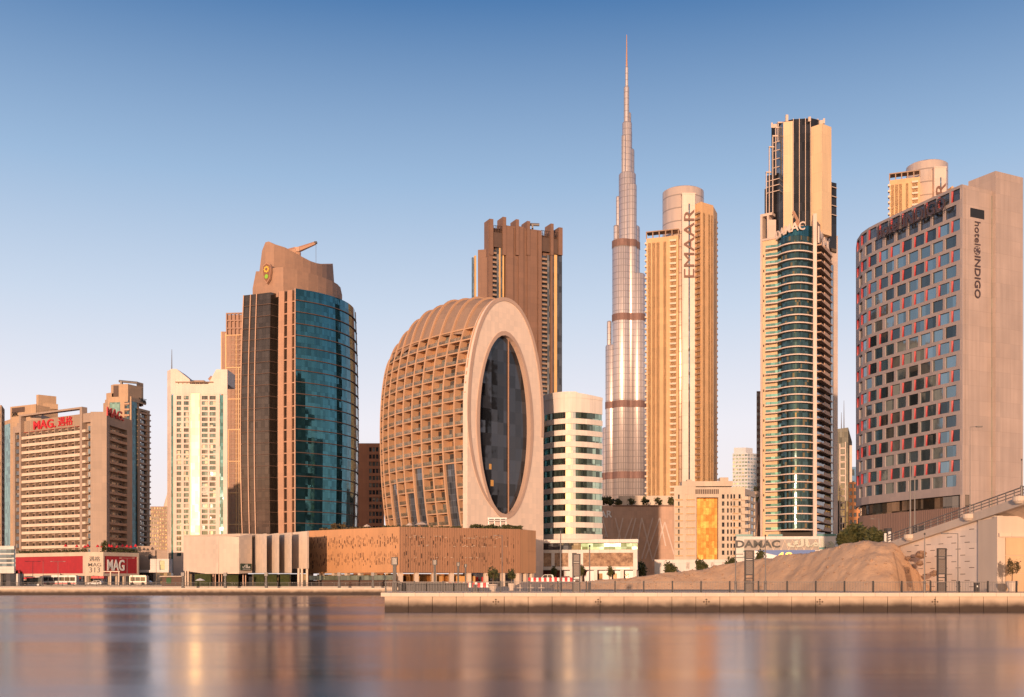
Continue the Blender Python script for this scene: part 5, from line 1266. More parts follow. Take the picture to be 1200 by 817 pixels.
simple_tower('glass_tower', 'pale far glass tower with stepped top, right of the cream hotel', [P(858.5, 1100), P(876, 1096), P(889, 1104)], 30, Z(532, 1100), wall('pale_blue_cladding', (.52, .52, .53)), [M['gl_blue'], M['gl_pale']], [5, 4], 14, z0=Z(590, 1100), win=(.8, .5), roof=lambda mb: mb.prism(foot([P(860, 1102), P(874, 1100), P(882, 1106)], 20), Z(533, 1100), Z(524.5, 1100)))

# ---- 16: white site wall and its trees
wl_ = thing('boundary_wall', 'long low white wall with faint printed panels, in front of the cream hotel', 'wall', loc(815, 400))
ff = F(P(767, 402), P(862, 398)); mb = MB(); ff.box(mb, 0, ff.L, GZ, Z(656.5, 400), -.4, 0); ff.box(mb, -.1, ff.L, Z(656.5, 400), Z(655.8, 400), -.5, .1); mb.build('wall', M['white'], wl_)
mb = MB()
for a in (781, 804, 824, 833, 846): ff.box(mb, ff.at(a), ff.at(a + 4), Z(667, 400), Z(659, 400), 0, .03)
mb.build('printed_panel', ground_mat('printed_panel', (.34, .28, .25), (.62, .56, .50), 1.5, .1), wl_)
for px, top, base, wpx, lab in ((750, 659, 672, 14, 'small dark street tree between the white podium and the long low white wall'), (786, 658.5, 672, 15, 'dark round street tree in front of the long low white wall, left one of three'), (822, 656.5, 671, 15, 'dark round street tree in front of the long low white wall, middle one of three'),
                            (858.5, 653, 668, 16, 'dark round street tree at the right end of the long low white wall'), (892, 646.5, 667, 16, 'dark leafy tree in front of the white billboard'), (648, 664.5, 676, 8, 'small tree beside the white car at the left end of the white podium'), (682, 662, 677, 7.5, 'small street tree in front of the white podium, left one of two'), (714, 664, 677, 8, 'small street tree in front of the white podium, right one of two')):
    tree('street_tree', lab, px, 385 if px > 740 else 318, base, top, wpx, 'street trees', n=420, trunk_frac=.36, z0=GZ if px > 740 else HZ)

# ---- 17: curved green balcony tower
YD = 430
z_ = lambda py: Z(py, YD)
t = thing('residential_tower', 'very tall tower with a curved green balcony front and dark glass between cream slabs above', 'skyscraper', loc(936, YD))
cw = wall('cream_slab_cladding', (.66, .47, .29), joints=(3.1, 7.4), jdark=.8, var=.07); pw = wall('pinkish_cladding', (.54, .42, .35), joints=(3, 3.4), jdark=.85)
mb = MB(); mb.prism(foot([P(892, 434.5), P(913, 429.5), P(953, 428.2), P(957, 425.5), P(974, 445.4), P(981, 447.2)], 18), GZ, z_(283)); mb.build('core', M['shade'], t)
fl_ = F(P(891.3, 432.7), P(913, 428.2)); fr_ = F(P(957.2, 423.2), P(974.2, 443.6)); fw = F(P(974.2, 443.6), P(981.8, 445.4)); fc = F(P(953, 422.4), P(957.2, 422.2))
mb = MB(); fl_.box(mb, fl_.at(893.8), fl_.L, GZ, z_(281), -2, 0); mb.build('wall', cw, t)
mb = MB(); fl_.box(mb, 0, fl_.at(893.8), GZ, z_(249), -3, .3); fl_.box(mb, fl_.at(893.9), fl_.at(905), z_(252), z_(249), -3, .2); fl_.box(mb, fl_.at(899), fl_.at(901), z_(281), z_(252), -3, .2)
fw.box(mb, 0, fw.L, GZ, z_(262), -8, 0); fl_.box(mb, fl_.at(893.9), fl_.L, z_(281), z_(278.5), -6, .4)
mb.build('wall', pw, t)
mb = MB(); fc.box(mb, 0, fc.L, GZ, z_(258), -3, 0); mb.build('column', M['pink'], t)
win = MB(); 
for k in range(18): fl_.box(win, fl_.at(894.4), fl_.at(895.6), z_(300 + 17.6 * k), z_(297 + 17.6 * k), 0, .05)
win.build('wall_slot', M['dark'], t)
bay = arc(P(911, 428.6), P(953, 424.6), 5.2, 18)
nf = 37; fh = (z_(284) - z_(622)) / nf
bayg = glass('bay_glass', (.05, .098, .105), pane=(1.6, 1.7), metal=.65, mull=.6, tilt=.012, lfrac=.08, lcol=(.22, .16, .08)); balg = glass('green_balcony_glass', (.20, .42, .36), pane=(1.6, 3), metal=.5, mull=.8)
p = MB(); ribbon(p, bay, z_(622), z_(284), -.5, 0); p.build('bay_glass', bayg, t)
p = MB(); ribbon(p, bay, z_(284), [z_(279 - 8.5 * i / 18) for i in range(19)], -.6, .1); p.build('crown_glass', M['gl_teal'], t)
bslab = [P(897.5, 429.5)] + bay[1:]
slabs = []; gls = []; rsl = []
for k in range(nf):
    z = z_(622) + fh * k
    p = MB(); ribbon(p, bslab, z - .2, z + .24, -.8, 1.1); slabs.append((p, M['pink']))
    p = MB(); ribbon(p, [P(898, 429.4), P(904, 428.4)] + bay[1:4], z + .25, z + 1.2, .9, 1.0); gls.append((p, balg))
    p = MB(); fr_.box(p, .4, fr_.L - 4.5, z - .25, z + .25, -3, 1.6); fr_.box(p, fr_.L * .25, fr_.L * .62, z + .25, z + 1.2, 1.3, 1.6); rsl.append((p, M['parapet2']))
parts(t, 'floor_slab', slabs); parts(t, 'balcony_glass', gls); parts(t, 'side_balcony', rsl)
p = MB(); fr_.box(p, 0, fr_.L - 4.4, GZ, z_(290), -2, -.4); p.build('side_glass', M['gl_dark'], t)
p = MB(); fr_.box(p, fr_.L - 4.3, fr_.L, GZ, z_(300), -2, .9); p.build('side_glass', M['gl_win'], t)
p = MB(); fr_.box(p, 0, fr_.L, z_(292), z_(266), -2, .1); p.build('sign_screen', wall('lattice_screen', (.30, .19, .14), joints=(.8, .8), jdark=.4, jw=.1), t)
def on_path(path, s, d):
    for a, b in zip(path, path[1:]):
        l = (b - a).length
        if s <= l: break
        s -= l
    u = (b - a).normalized(); return a + u * s + Vector((u.y, -u.x)) * d
def bay_letters(x, y, e): q = on_path(bay, .3 + x, .5 + e); return (q.x, q.y, z_(283.8) + y * .95 + x * .16)
text_mb('DAMAC', 3.5, .4, bay_letters, width=12.2, bold=.02).build('sign_letters', M['pink'], t)
text_on(fr_, 'MAC', .4, z_(291), 6.6, d=.3, depth=.5, width=fr_.L - 2.5, bold=.02).build('sign_letters', M['pink'], t)
# upper shaft
dk = glass('black_glass', (.028, .026, .03), pane=(2.6, 3.4), metal=.3, mull=.7)
mb = MB(); mb.prism(foot([P(904, 440.0), P(929, 434.5), P(951, 433.6), P(966, 436.3)], 16), z_(283), z_(134)); mb.prism(foot([P(899, 438.1), P(918, 433.6)], 14), z_(283), z_(197)); mb.prism(foot([P(896, 441.8), P(903, 440.0)], 10), z_(283), z_(209))
mb.prism(foot([P(972, 438.1), P(980.3, 440.0)], 12), z_(283), z_(204)); mb.build('glass_shaft', dk, t)
f1, f2 = F(P(910, 437.2), P(918, 430.0)), F(P(918, 430.0), P(929, 429.1))
mb = MB(); f2.box(mb, 0, f2.L, z_(276), z_(143), -5, 0); mb.build('slab_front', cw, t)
p = MB(); f1.box(p, 0, f1.L - .05, z_(276), z_(143), -3, 0); p.build('slab_side', glass('slab_side_glass', (.17, .18, .20), pane=(2, 3.4), metal=.4, tilt=.005), t)
f3, f4 = F(P(950.5, 430.9), P(963, 427.3)), F(P(963, 427.3), P(974.3, 430.9))
mb = MB(); f3.box(mb, 0, f3.L, z_(276), z_(148), -1.2, 0); f4.box(mb, .02, f4.L, z_(276), z_(148), -4, 0); mb.build('slab_front', cw, t)
g_ = F(P(929, 434.3), P(951, 433.3)); mb = MB()
for a in (929.6, 936.6, 943.8, 949.6): g_.box(mb, g_.at(a) - .11, g_.at(a) + .11, z_(270), z_(134), 0, .35)
for a, y in ((920.5, 131), (947, 133.5)): mb.box(X(a, 433), X(a + 3, 433), 432.6, 433.4, z_(139), z_(y))
gtop = F(P(905, 439.5), P(966, 435.4)); gtop.box(mb, 0, gtop.L, z_(139), z_(134.5), 0, .6)
for i in range(9): gtop.box(mb, gtop.L * i / 8 - .5, gtop.L * i / 8 + .2, z_(139), z_(133), .6, .9)
gl2 = F(P(899, 438.0), P(918, 433.4))
for y in (204, 211, 218, 160, 170, 180, 190): gl2.box(mb, 0 if y > 197 else gl2.at(905), gl2.L - .2, z_(y + .9), z_(y), 0, .4)
for a, y0, y1 in ((897.5, 252, 196), (901, 252, 166), (905, 252, 153), (908.5, 200, 143), (911, 160, 137)): mb.box(X(a, 435), X(a + .8, 435), 434.6, 435.4, z_(y0), z_(y1)); mb.box(X(a, 435), X(a + 6, 435), 434.5, 435.3, z_(y1 + 1.5), z_(y1))
gr2 = F(P(974.5, 438.0), P(980.3, 439.8))
for y in (210, 221, 232, 243): gr2.box(mb, 0, gr2.L, z_(y + .9), z_(y), 0, .3)
mb.build('frame', pw, t)
p = MB(); p.box(X(900, 431), X(909, 431), 430.5, 433, z_(281), z_(257)); p.build('roof_box', pw, t)
p = MB(); p.tube((X(936, 427), 427, z_(272)), (X(934, 427), 427, z_(262)), .8, 5); p.tube((X(936, 427), 427, z_(264)), (X(929.5, 427), 427, z_(251)), .55, 5); p.box(X(932, 427), X(941, 427), 426, 428, z_(274), z_(268)); p.build('roof_crane', M['copper'], t)
simple_tower('apartment_tower', 'thin dark brown tower edge hidden behind the left side of the curved green tower', [P(886.8, 620), P(898, 620)], 15, Z(459.5, 620), M['dbrown'], M['gl_dark'], [4], 30)

# podium with lettering
t = thing('podium', 'white podium with dark rooftop lettering, zigzag truss and a billboard, below the curved green tower', 'podium', loc(925, 400))
ff = F(P(861.5, 402), P(979, 398)); fs = F(P(979, 398), P(987, 412)); zp = lambda py: Z(py, 400)
mb = MB(); mb.prism(foot([ff.p, ff.q, fs.q], 30), GZ, zp(628.7)); mb.build('wall', M['white'], t)
tp = plain('teal_parapet', (.03, .17, .17), .3)
for fx, a, b, y0, y1, d0, d1 in ((ff, 862, 882, 628.7, 626, -.3, .05), (ff, 900, 917, 628.7, 626, -.3, .05), (ff, 957, 978.8, 628.7, 626, -.3, .05)):
    p = MB(); fx.box(p, fx.at(a), fx.at(b), zp(y0), zp(y1), d0, d1); p.build('parapet', tp, t)
p = MB(); fs.box(p, .3, fs.L, zp(628.7), zp(626), -.3, .05); p.build('parapet', tp, t)
for a, b, y0, y1 in ((958, 968, 644, 641.7), (871, 880, 647, 645), (871, 880, 654, 652), (871, 880, 661, 659)):
    p = MB(); ff.box(p, ff.at(a), ff.at(b), zp(y0), zp(y1), 0, .1); p.build('teal_panel', tp, t)
p = MB(); ff.box(p, ff.at(872), ff.at(959), zp(645), zp(632), 0, .15); p.build('truss_backing', plain('truss_backing', (.30, .25, .22)), t)
p = MB()
for i in range(8):
    a, b, c_ = 888 + i * 9, 892.5 + i * 9, 897 + i * 9
    p.tube(ff.pt(ff.at(a), .3, zp(645)), ff.pt(ff.at(b), .3, zp(633)), .12, 4); p.tube(ff.pt(ff.at(b), .3, zp(633)), ff.pt(ff.at(c_), .3, zp(645)), .12, 4)
p.build('truss', M['parapet'], t)
text_on(ff, 'DAMAC', ff.at(862), zp(641.8), 2.7, d=.5, depth=.4, width=ff.at(914) - ff.at(862), bold=.03).build('sign_letters', M['black'], t)
text_on(ff, '\uFED9\uFE8E\uFEE3\uFE8D\uFEA9', ff.at(922), zp(641.6), 3.2, d=.5, depth=.4, width=ff.at(977) - ff.at(922), bold=.04).build('sign_letters', plain('pale_green_letters', (.42, .42, .33), .4), t)
p = MB()
for y in (649, 653): ff.box(p, ff.at(862), ff.at(871), zp(y + .8), zp(y), 0, .1)
p.build('slot', M['dark'], t)
m, tt, bs = _mat('billboard_print'); tcn = tt.nodes.new('ShaderNodeTexCoord'); sp = tt.nodes.new('ShaderNodeSeparateXYZ'); tt.links.new(tcn.outputs['Generated'], sp.inputs[0])
ad = tt.nodes.new('ShaderNodeMath'); ad.operation = 'MULTIPLY_ADD'; ad.inputs[1].default_value = .8; tt.links.new(sp.outputs['X'], ad.inputs[0]); tt.links.new(sp.outputs['Z'], ad.inputs[2])
cr = tt.nodes.new('ShaderNodeValToRGB'); e = cr.color_ramp.elements; e[0].position = .95; e[0].color = (.75, .72, .70, 1); e[1].position = 1.45; e[1].color = (.07, .14, .36, 1); tt.links.new(ad.outputs[0], cr.inputs[0]); tt.links.new(cr.outputs[0], bs.inputs['Base Color'])
bb = thing('billboard', 'white and blue billboard with golden 40, on the white podium under the rooftop lettering', 'billboard', (ff.pt(ff.at(920), 0, 0)[0], 399, zp(665)))
p = MB(); ff.box(p, ff.at(884.5), ff.at(955), zp(665), zp(644.8), .35, .6); p.build('board', m, bb)
text_on(ff, '40', ff.at(909), zp(657.5), 3.2, d=.62, depth=.05, width=ff.at(929) - ff.at(909), bold=.02).build('digits', M['gold'], bb)

# ---- 18: buildings between the tower and the hotel
t = thing('office_tower', 'slim dark tower with slanted top, antennas and a pale ladder-like strip up its front', 'building', loc(989, 700))
ff = F(P(976, 702), P(998.5, 700)); mb = MB(); za = lambda py: Z(py, 700); mb.prism(foot([ff.p, P(994, 700), ff.q], 25), GZ, [za(503), za(501), za(518)] + [za(518), za(501), za(503)]); mb.build('wall', M['gl_dark'], t)
p = MB(); ff.box(p, ff.at(983.5), ff.at(984.7), GZ, za(520), 0, .5); ff.box(p, ff.at(990), ff.at(991.2), GZ, za(518), 0, .5)
for k in range(15): ff.box(p, ff.at(984), ff.at(990.5), za(526 + 8 * k), za(524.5 + 8 * k), 0, .5)
ff.box(p, ff.at(995.5), ff.at(998.4), GZ, za(522), 0, .4); p.build('ladder_frame', M['pink'], t)
p = MB(); p.tube((X(989, 705), 705, za(502)), (X(989, 705), 705, za(468)), .35, 5, .1); p.tube((X(986, 705), 705, za(502)), (X(986, 705), 705, za(482)), .3, 5, .1); p.build('antenna', M['grey'], t)
simple_tower('building', 'narrow orange building beside the hotel with the window grid', [P(994.5, 620), P(1010, 620)], 15, Z(566, 620), wall('orange_render', (.62, .26, .10)), M['gl_dark'], [3], 14)
simple_tower('building', 'small blue-fronted building peeking out above the narrow orange one', [P(997, 760), P(1008, 760)], 15, Z(548, 760), plain('blue_panel', (.12, .25, .42)), M['gl_blue'], [2], 10)

# ---- 19: hotel with the diagonal window grid
YH = 240
t = thing('hotel', 'big hotel with a curved mauve-grey window grid and a plain end wall with upright lettering', 'hotel', loc(1127, YH))
za = lambda py: Z(py, YH)
pth = [P(1127, 240), P(1101, 246), P(1075, 252.6), P(1050, 259.4), P(1030, 265.4), P(1018, 269.4), P(1009.5, 273.5), P(1004.2, 279), P(1003, 286)][::-1]
fg = [F(a, b) for a, b in zip(pth, pth[1:])]
cum = [0]
for f in fg: cum.append(cum[-1] + f.L)
LT = cum[-1]
def s_at(px):
    for f, c0 in zip(fg, cum):
        a0, a1 = 600 + K * f.p.x / f.p.y, 600 + K * f.q.x / f.q.y
        if a0 <= px <= a1: return c0 + f.at(px)
    return LT if px > 1100 else 0
def sp_(s, d):
    for f, c0 in zip(fg, cum):
        if s <= c0 + f.L + 1e-6: return f.p + f.u * (s - c0) + f.n * d
    return fg[-1].p + fg[-1].u * (s - cum[-2]) + fg[-1].n * d
def seg(mb, s0, s1, z0, z1, d0, d1, mi=0):
    cuts = [s0] + [c for c in cum if s0 + .05 < c < s1 - .05] + [s1]
    for a, b in zip(cuts, cuts[1:]):
        f = F(sp_(a, 0), sp_(b, 0)); f.box(mb, 0, f.L, z0, z1, d0, d1, mi)
ztop = za(216); rowz = [88.0 - 3.3 * k for k in range(20)]; zbot = rowz[-1] - 3.2
gm = wall('mauve_grey_panel', (.31, .255, .245), joints=(3, 3.3), jdark=.95, var=.06)
gm2 = wall('pinkish_concrete', (.39, .30, .26), joints=(3.3, 3.3), jdark=.86, var=.22, streak=.2)
mb = MB(); inner = offs(pth, -1.0); mb.prism(foot(inner, 16), zbot, ztop - .6); mb.build('core', M['shade'], t)
Ac = [1121.5, 1106, 1090.8, 1077, 1062.8, 1049, 1035.5, 1022.5, 1012.2, 1005.6]; Bc = [1114, 1098.5, 1084, 1070, 1056, 1042.3, 1029, 1017.2, 1008.4]
M['lit_reveal'] = wall('lit_reveal', (.46, .37, .335))  # paler than the grid wall: sunlight on the reveals put into the colour
M['reveal_red'] = plain('reveal_red', (.36, .02, .025), .5)
grid = MB(); items = []; reds = []; splays = []; hw, hh, D_ = 1.66, 1.26, .36
seg(grid, 0, LT, rowz[0] + hh, ztop, -D_, 0)
hg = glass('hotel_glass', (.26, .30, .32), pane=(30, 30), metal=.85, tilt=.02, mull=1, var=.25)
hgs = [glass('hotel_glass', (.22, .29, .32), pane=(2.3, 3.3), metal=.85, tilt=.012, mull=1, var=.4), glass('hotel_glass_dark', (.085, .105, .115), pane=(2.3, 3.3), metal=.8, tilt=.012, mull=1, var=.4)]
for k, zc in enumerate(rowz):
    cs = sorted(s_at(px) for px in (Ac if k % 2 == 0 else Bc)); e = 0
    for s in cs:
        a, b = max(.05, s - hw), min(LT - .05, s + hw)
        if a > e + .02: seg(grid, e, a, zc - hh, zc + hh, -D_, 0)
        e = b
        p = MB(); f = F(sp_(a, 0), sp_(b, 0)); f.box(p, 0, f.L, zc - hh, zc + hh, -D_ - .03, -D_ + .05); items.append((p, (hgs[1] if random.random() < .25 else hgs[0]) if k > 1 else M['gl_dark']))
        w_ = f.L; q0, q1, q2 = (w_ - .02, 0), (w_ - .02, -D_), (w_ - .62, -D_ + .06)   # slanted right-hand reveal
        q3 = (w_ - .55, -D_ + .06); q4 = (w_ - .15, -D_ + .06)
        lo_ = [f.pt(q[0], q[1], zc - hh) for q in (q0, q1, q3)]; hi_ = [f.pt(q[0], q[1], zc + hh) for q in (q0, q1, q4)]
        splay = MB(); o = 0; splay.v += lo_ + hi_
        splay.f += [(o, o + 2, o + 5, o + 3), (o, o + 1, o + 2), (o + 3, o + 5, o + 4)]; splay.m += [0] * 3; splays.append((splay, M['lit_reveal']))
        if k % 2 == 0:
            p = MB(); p.hexa([f.pt(0, .01, zc - hh), f.pt(.06, .01, zc - hh), f.pt(.12, -D_ + .07, zc - hh), f.pt(0, -D_ + .07, zc - hh)], [f.pt(0, .01, zc + hh), f.pt(.06, .01, zc + hh), f.pt(.34, -D_ + .07, zc + hh), f.pt(0, -D_ + .07, zc + hh)]); reds.append((p, M['reveal_red']))
    if LT > e + .02: seg(grid, e, LT, zc - hh, zc + hh, -D_, 0)
    zn = rowz[k + 1] + hh if k < 19 else zbot
    seg(grid, 0, LT, zn, zc - hh, -D_, 0)
grid.build('grid_wall', gm, t); parts(t, 'slanted_reveal', splays); parts(t, 'window', items); parts(t, 'red_panel', reds)
F1 = F(P(1127, 240), P(1163.9, 244.2)); F2 = F(P(1165.4, 243.4), P(1197.5, 247.5))
mb = MB(); F1.box(mb, .02, F1.L, GZ, ztop, -.5, 0); mb.build('end_wall', gm2, t)
mb = MB(); mb.prism([F1.pt(.6, -.5, 0)[:2], F1.pt(F1.L, -.5, 0)[:2], F1.pt(F1.L, -14, 0)[:2], F1.pt(6, -14, 0)[:2]], GZ, ztop - .2); mb.build('end_core', M['shade'], t)
mb = MB(); F2.box(mb, 0, F2.L, GZ, Z(201, 243.5), -7, .3); mb.build('tall_slab', gm2, t)
mb = MB(); mb.prism(foot([P(1131, 246), P(1166, 250)], 10), ztop - .15, ztop + .4); mb.build('roof', gm2, t)
mb = MB(); fs_ = F(P(1163.9, 244.5), P(1165.4, 244.2)); fs_.box(mb, 0, fs_.L, GZ, za(222), -3, -.1); mb.build('glass_slot', M['gl_tealstrip'], t)
mb = MB(); F1.box(mb, F1.at(1162), F1.at(1163.6), GZ, za(222), 0, .06); mb.build('glass_strip', M['gl_green'], t)
mb = MB(); F1.box(mb, F1.at(1137), F1.at(1153.5), za(252.2), za(241.3), -.1, .01); mb.build('opening', M['black'], t)
dl = plain('dark_letters', (.06, .035, .035), .4)
u0 = F1.at(1141.5)
mb = text_mb('hotel', 1.75, .15, lambda x, y, e: F1.pt(u0 + .1 + y, .03 + e, za(256.5) - x), width=(284 - 256.5) * YH / K)
mb.add(text_mb('INDIGO', 1.75, .15, lambda x, y, e: F1.pt(u0 + .1 + y, .03 + e, za(297) - x), width=(347 - 297) * YH / K, bold=.015)); mb.build('sign_letters', dl, t)
mb = flat(F1, ring(18, .98), u0 + .9, za(290.5), .01, .12); mb.build('emblem', dl, t)
mb = MB()
for k in range(6): mb.add(flat(F1, [(r_ * math.cos(a), r_ * math.sin(a)) for a in (k * .9 + .15, k * .9 + .45, k * .9 + .75) for r_ in ((.35, .9) if a < k * .9 + .2 else (.9,) if a < k * .9 + .5 else (.75,))], u0 + .9, za(290.5), .12, .14))
mb.build('emblem_rib', gm2, t)
ftop = F(P(1033, 264.5), P(1112, 243.45))
mb = text_mb('hotel INDIGO', 2.9, .25, lambda x, y, e: ftop.pt(x, 1.0 + e, 85.5 + y), width=ftop.L, bold=.012)
mb.build('sign_letters', dl, t)
mb = MB()
for z in (85.3, 86.9, 88.5): mb.tube(ftop.pt(0, .9, z), ftop.pt(ftop.L, .9, z), .07, 4)
for i in range(12): mb.tube(ftop.pt(ftop.L * i / 11, .9, 85.2), ftop.pt(ftop.L * i / 11, .9, 88.9), .06, 4)
mb.build('sign_frame', M['dark'], t)
zb2 = za(594); mb = MB(); seg(mb, 0, LT, zb2, zbot, -2.2, -1.0); mb.build('lobby_glass', glass('lobby_glass', (.22, .17, .13), pane=(1.8, 2.2), metal=.7, var=.9, mull=.5), t)
mb = MB(); seg(mb, 0, LT, GZ, zb2, -2, -.6)
s = .2
while s < LT: seg(mb, s, min(LT, s + .25), GZ, zb2, -.6, -.45); s += .6
mb.build('base', wall('ribbed_brown_base', (.20, .13, .11)), t)
for a, b in ((1018, 1026), (1034, 1043), (1068, 1082)):
    p = MB(); seg(p, s_at(a), s_at(b), GZ, za(613), -.45, -.4); p.build('doorway', M['gl_dark'], t)

# ================================================================== SMALL THINGS
# shrubs behind the mound
for px, py0, py1, wpx, Y, lab in ((1003, 616, 640, 30, 205, 'tallest dense green bush on the sand mound, left of the hotel base'), (1022, 619, 640, 22, 207, 'green bush at the hotel base, right of the tallest bush on the mound'), (990, 622, 641, 18, 204, 'lower green bush at the left end of the bushes on the mound'), (1036, 624, 638, 14, 206, 'small bush by the start of the bridge railing')):
    tree('bush', lab, px, Y, py1 + 3, py0, wpx, 'bushes above the sand mound', 'bush', trunk_frac=.05, n=900)
# blocks at the top of the bank
for px, w_, y0, y1, lab in ((1037.5, 3, 625, 634, 'short white concrete post at the top of the bank, left one of two'), (1042.5, 3.6, 623, 633, 'short white concrete post at the top of the bank, right one of two')):
    mb = MB(); mb.lathe(X(px, 146), 146, [(X(600 + w_ / 2, 146), Z(y1 + 6, 146)), (X(600 + w_ / 2, 146), Z(y0 + .7, 146)), (X(600 + w_ / 2, 146) * .8, Z(y0, 146))], 12)
    tag(mb.build('concrete_post', M['white']), lab, 'post', 'posts at the top of the bank')

# near railing
ZR = GZ + .02
ra = thing('railing', 'long dark metal railing with thin bars along the near quay', 'railing', (20, 109.9, ZR))
xs = []; px = 452
while px < 1216: xs.append(X(px, 109.9)); px += 33.6
for a in xs:
    mb = MB(); mb.box(a - .07, a + .07, 109.83, 109.97, ZR, ZR + 1.18); mb.build('post', M['dark'], ra)
for a, b in zip(xs, xs[1:]):
    mb = MB(); mb.box(a + .07, b - .07, 109.87, 109.93, ZR + 1.04, ZR + 1.10); mb.box(a + .07, b - .07, 109.88, 109.92, ZR + .10, ZR + .14); n = 18
    for i in range(1, n): x = a + (b - a) * i / n; mb.box(x - .012, x + .012, 109.888, 109.912, ZR + .14, ZR + 1.04)
    mb.build('bar_panel', M['grey'], ra)
# dark screens
sf = thing('screen_fence', 'low fence of solid dark panels standing on the near quay, left end', 'fence', (X(505, 114), 114, ZR))
for i in range(9):
    a = X(467 + i * 9.1, 114); b = X(467 + (i + 1) * 9.1, 114)
    mb = MB(); mb.box(a + .04, b - .04, 114 + .012 * i, 114.06 + .012 * i, ZR + .08, ZR + .98); mb.build('panel', M['dark'], sf)
    mb = MB(); mb.box(a - .04, a + .04, 113.98, 114.08, ZR, ZR + 1.05); mb.build('post', M['dark'], sf)

def lamp(label, px, Y, base, top, name='lamp_post', arm=0, cat='street lamp', group='lamp posts', r=.07, z0=None):
    x = X(px, Y); zb_ = GZ if z0 is None else z0; zt_ = Z(top, Y); t = thing(name, label, cat, (x, Y, zb_), group)
    mb = MB(); mb.tube((x, Y, zb_), (x, Y, zb_ + 1.1), r * 1.9, 8); mb.tube((x, Y, zb_ + 1.1), (x, Y, zt_), r, 8, r * .7); mb.lathe(x, Y, [(r * 2.1, zb_ + 1.0), (r * 2.6, zb_ + 1.1), (r * 2.1, zb_ + 1.2)], 8); mb.build('pole', M['grey'], t)
    if arm:
        for s in ((arm,) if abs(arm) < 50 else (-1.6, 1.6)):
            mb = MB(); mb.tube((x, Y, zt_ - .05), (x + s, Y, zt_), r * .5, 6); mb.build('arm', M['grey'], t)
            mb = MB(); c0 = x + s; mb.box(min(c0, c0 + math.copysign(.7, s)), max(c0, c0 + math.copysign(.7, s)), Y - .14, Y + .14, zt_ - .07, zt_ + .06); mb.build('lamp_head', M['grey'], t)
    else:
        mb = MB(); mb.lathe(x, Y, [(r * .7, zt_), (r * 1.3, zt_ + .04), (r * 1.3, zt_ + .18), (r * .3, zt_ + .22)], 8); mb.build('lamp_head', M['dark'], t)
    return t
lamp('slim dark quay pole, right of the ornamental frame before the white podium', 691, 112, 695, 641); lamp('slim dark quay pole, left of the ornamental frame before the white podium', 657, 112, 695, 622)
lamp('slim dark quay pole, left of the ornamental frame in front of the billboard', 862, 112, 695, 631); lamp('slim dark quay pole, right of the ornamental frame in front of the billboard', 897, 112, 695, 629)
lamp('slim dark quay pole before the sandy bank, left of the rightmost ornamental frame', 1083.5, 112, 695, 627); lamp('slim dark lamp pole with a short arm, in front of the patterned wall', 1122.5, 112, 695, 625, arm=-1.0)
lamp('pale street lamp with short arm in front of the brown screen wall of the podium', 588.5, 240, 680, 627.5, arm=-1.2, r=.1)
lamp('pale tall lamp post before the hotel, left one of the close pair', 1066.8, 139.5, 0, 540, name='lamp_post', z0=bz(139.5) - .2, r=.11); lamp('pale tall lamp post before the hotel, right one of the close pair', 1072, 141.5, 0, 560, z0=bz(141.5) - .4, r=.10)
lamp('thin lamp post on the bridge in front of the end wall of the hotel', 1136.8, 126.5, 0, 500, z0=bz(126.5), r=.05, arm=.7); lamp('lamp post on the bridge at the right edge of the picture', 1197.2, 117.2, 0, 540, z0=bz(117.2), r=.06)
lamp('small lamp post with arm before the ribbed brown hotel base', 1030, 215, 0, 608, arm=-1, z0=Z(640, 215), r=.07); lamp('pale thin lamp post between the curved green tower and the bushes', 987, 300, 0, 596, r=.10)

# ornamental frames on the near quay
def motif(mb, x0, x1, y, z0, z1, n):
    w_ = (x1 - x0)
    for i in range(n):
        za_, zb_ = z0 + (z1 - z0) * i / n, z0 + (z1 - z0) * (i + 1) / n; cx_, cz_ = (x0 + x1) / 2, (za_ + zb_) / 2
        pts = [(cx_, za_), (x1, cz_), (cx_, zb_), (x0, cz_)]
        for (a, b), (c_, d) in zip(pts, pts[1:] + pts[:1]): mb.tube((a, y, b), (c_, y, d), .03, 4)
        mb.tube((x0, y, za_), (x1, y, zb_), .025, 4); mb.tube((x1, y, za_), (x0, y, zb_), .025, 4); mb.tube((x0, y, za_), (x1, y, za_), .03, 4)
def totem(label, px, wpx, top, Y=111.5):
    x0, x1 = X(px - wpx / 2, Y), X(px + wpx / 2, Y); zt_ = Z(top, Y); t = thing('ornamental_frame', label, 'ornamental frame', ((x0 + x1) / 2, Y, ZR), 'ornamental frames on the near quay')
    for a in (x0, x1): mb = MB(); mb.box(a - .07, a + .07, Y - .1, Y + .1, ZR, zt_); mb.build('leg', M['dark'], t)
    mb = MB(); mb.box(x0 + .07, x1 - .07, Y - .08, Y + .08, zt_ - .1, zt_)
    for f in (.80, .76, .42, .34): z = ZR + (zt_ - ZR) * f; mb.box(x0 + .07, x1 - .07, Y - .07, Y + .07, z - .05, z + .05)
    mb.build('cross_bar', M['dark'], t)
    for a, b, n in ((.80, .99, 1), (.42, .76, 3), (.0, .25, 2)):
        za_, zb_ = ZR + (zt_ - ZR) * a + .05, ZR + (zt_ - ZR) * b - .05
        mb = MB(); mb.box(x0 + .07, x1 - .07, Y - .02, Y + .02, za_, zb_); o = mb.build('panel', plain('bronze_panel', (.16, .12, .10), .5, .3), t)
        mb = MB(); motif(mb, x0 + .08, x1 - .08, Y - .05, za_ + .03, zb_ - .03, n); mb.build('lattice', M['grey'], o)
totem('tall two-legged ornamental frame on the near quay in front of the white podium', 675.5, 8, 649)
totem('tall two-legged ornamental frame on the near quay in front of the billboard', 878, 9.5, 645)
totem('tall two-legged ornamental frame on the near quay before the patterned bridge wall', 1103.5, 9.5, 642.5)
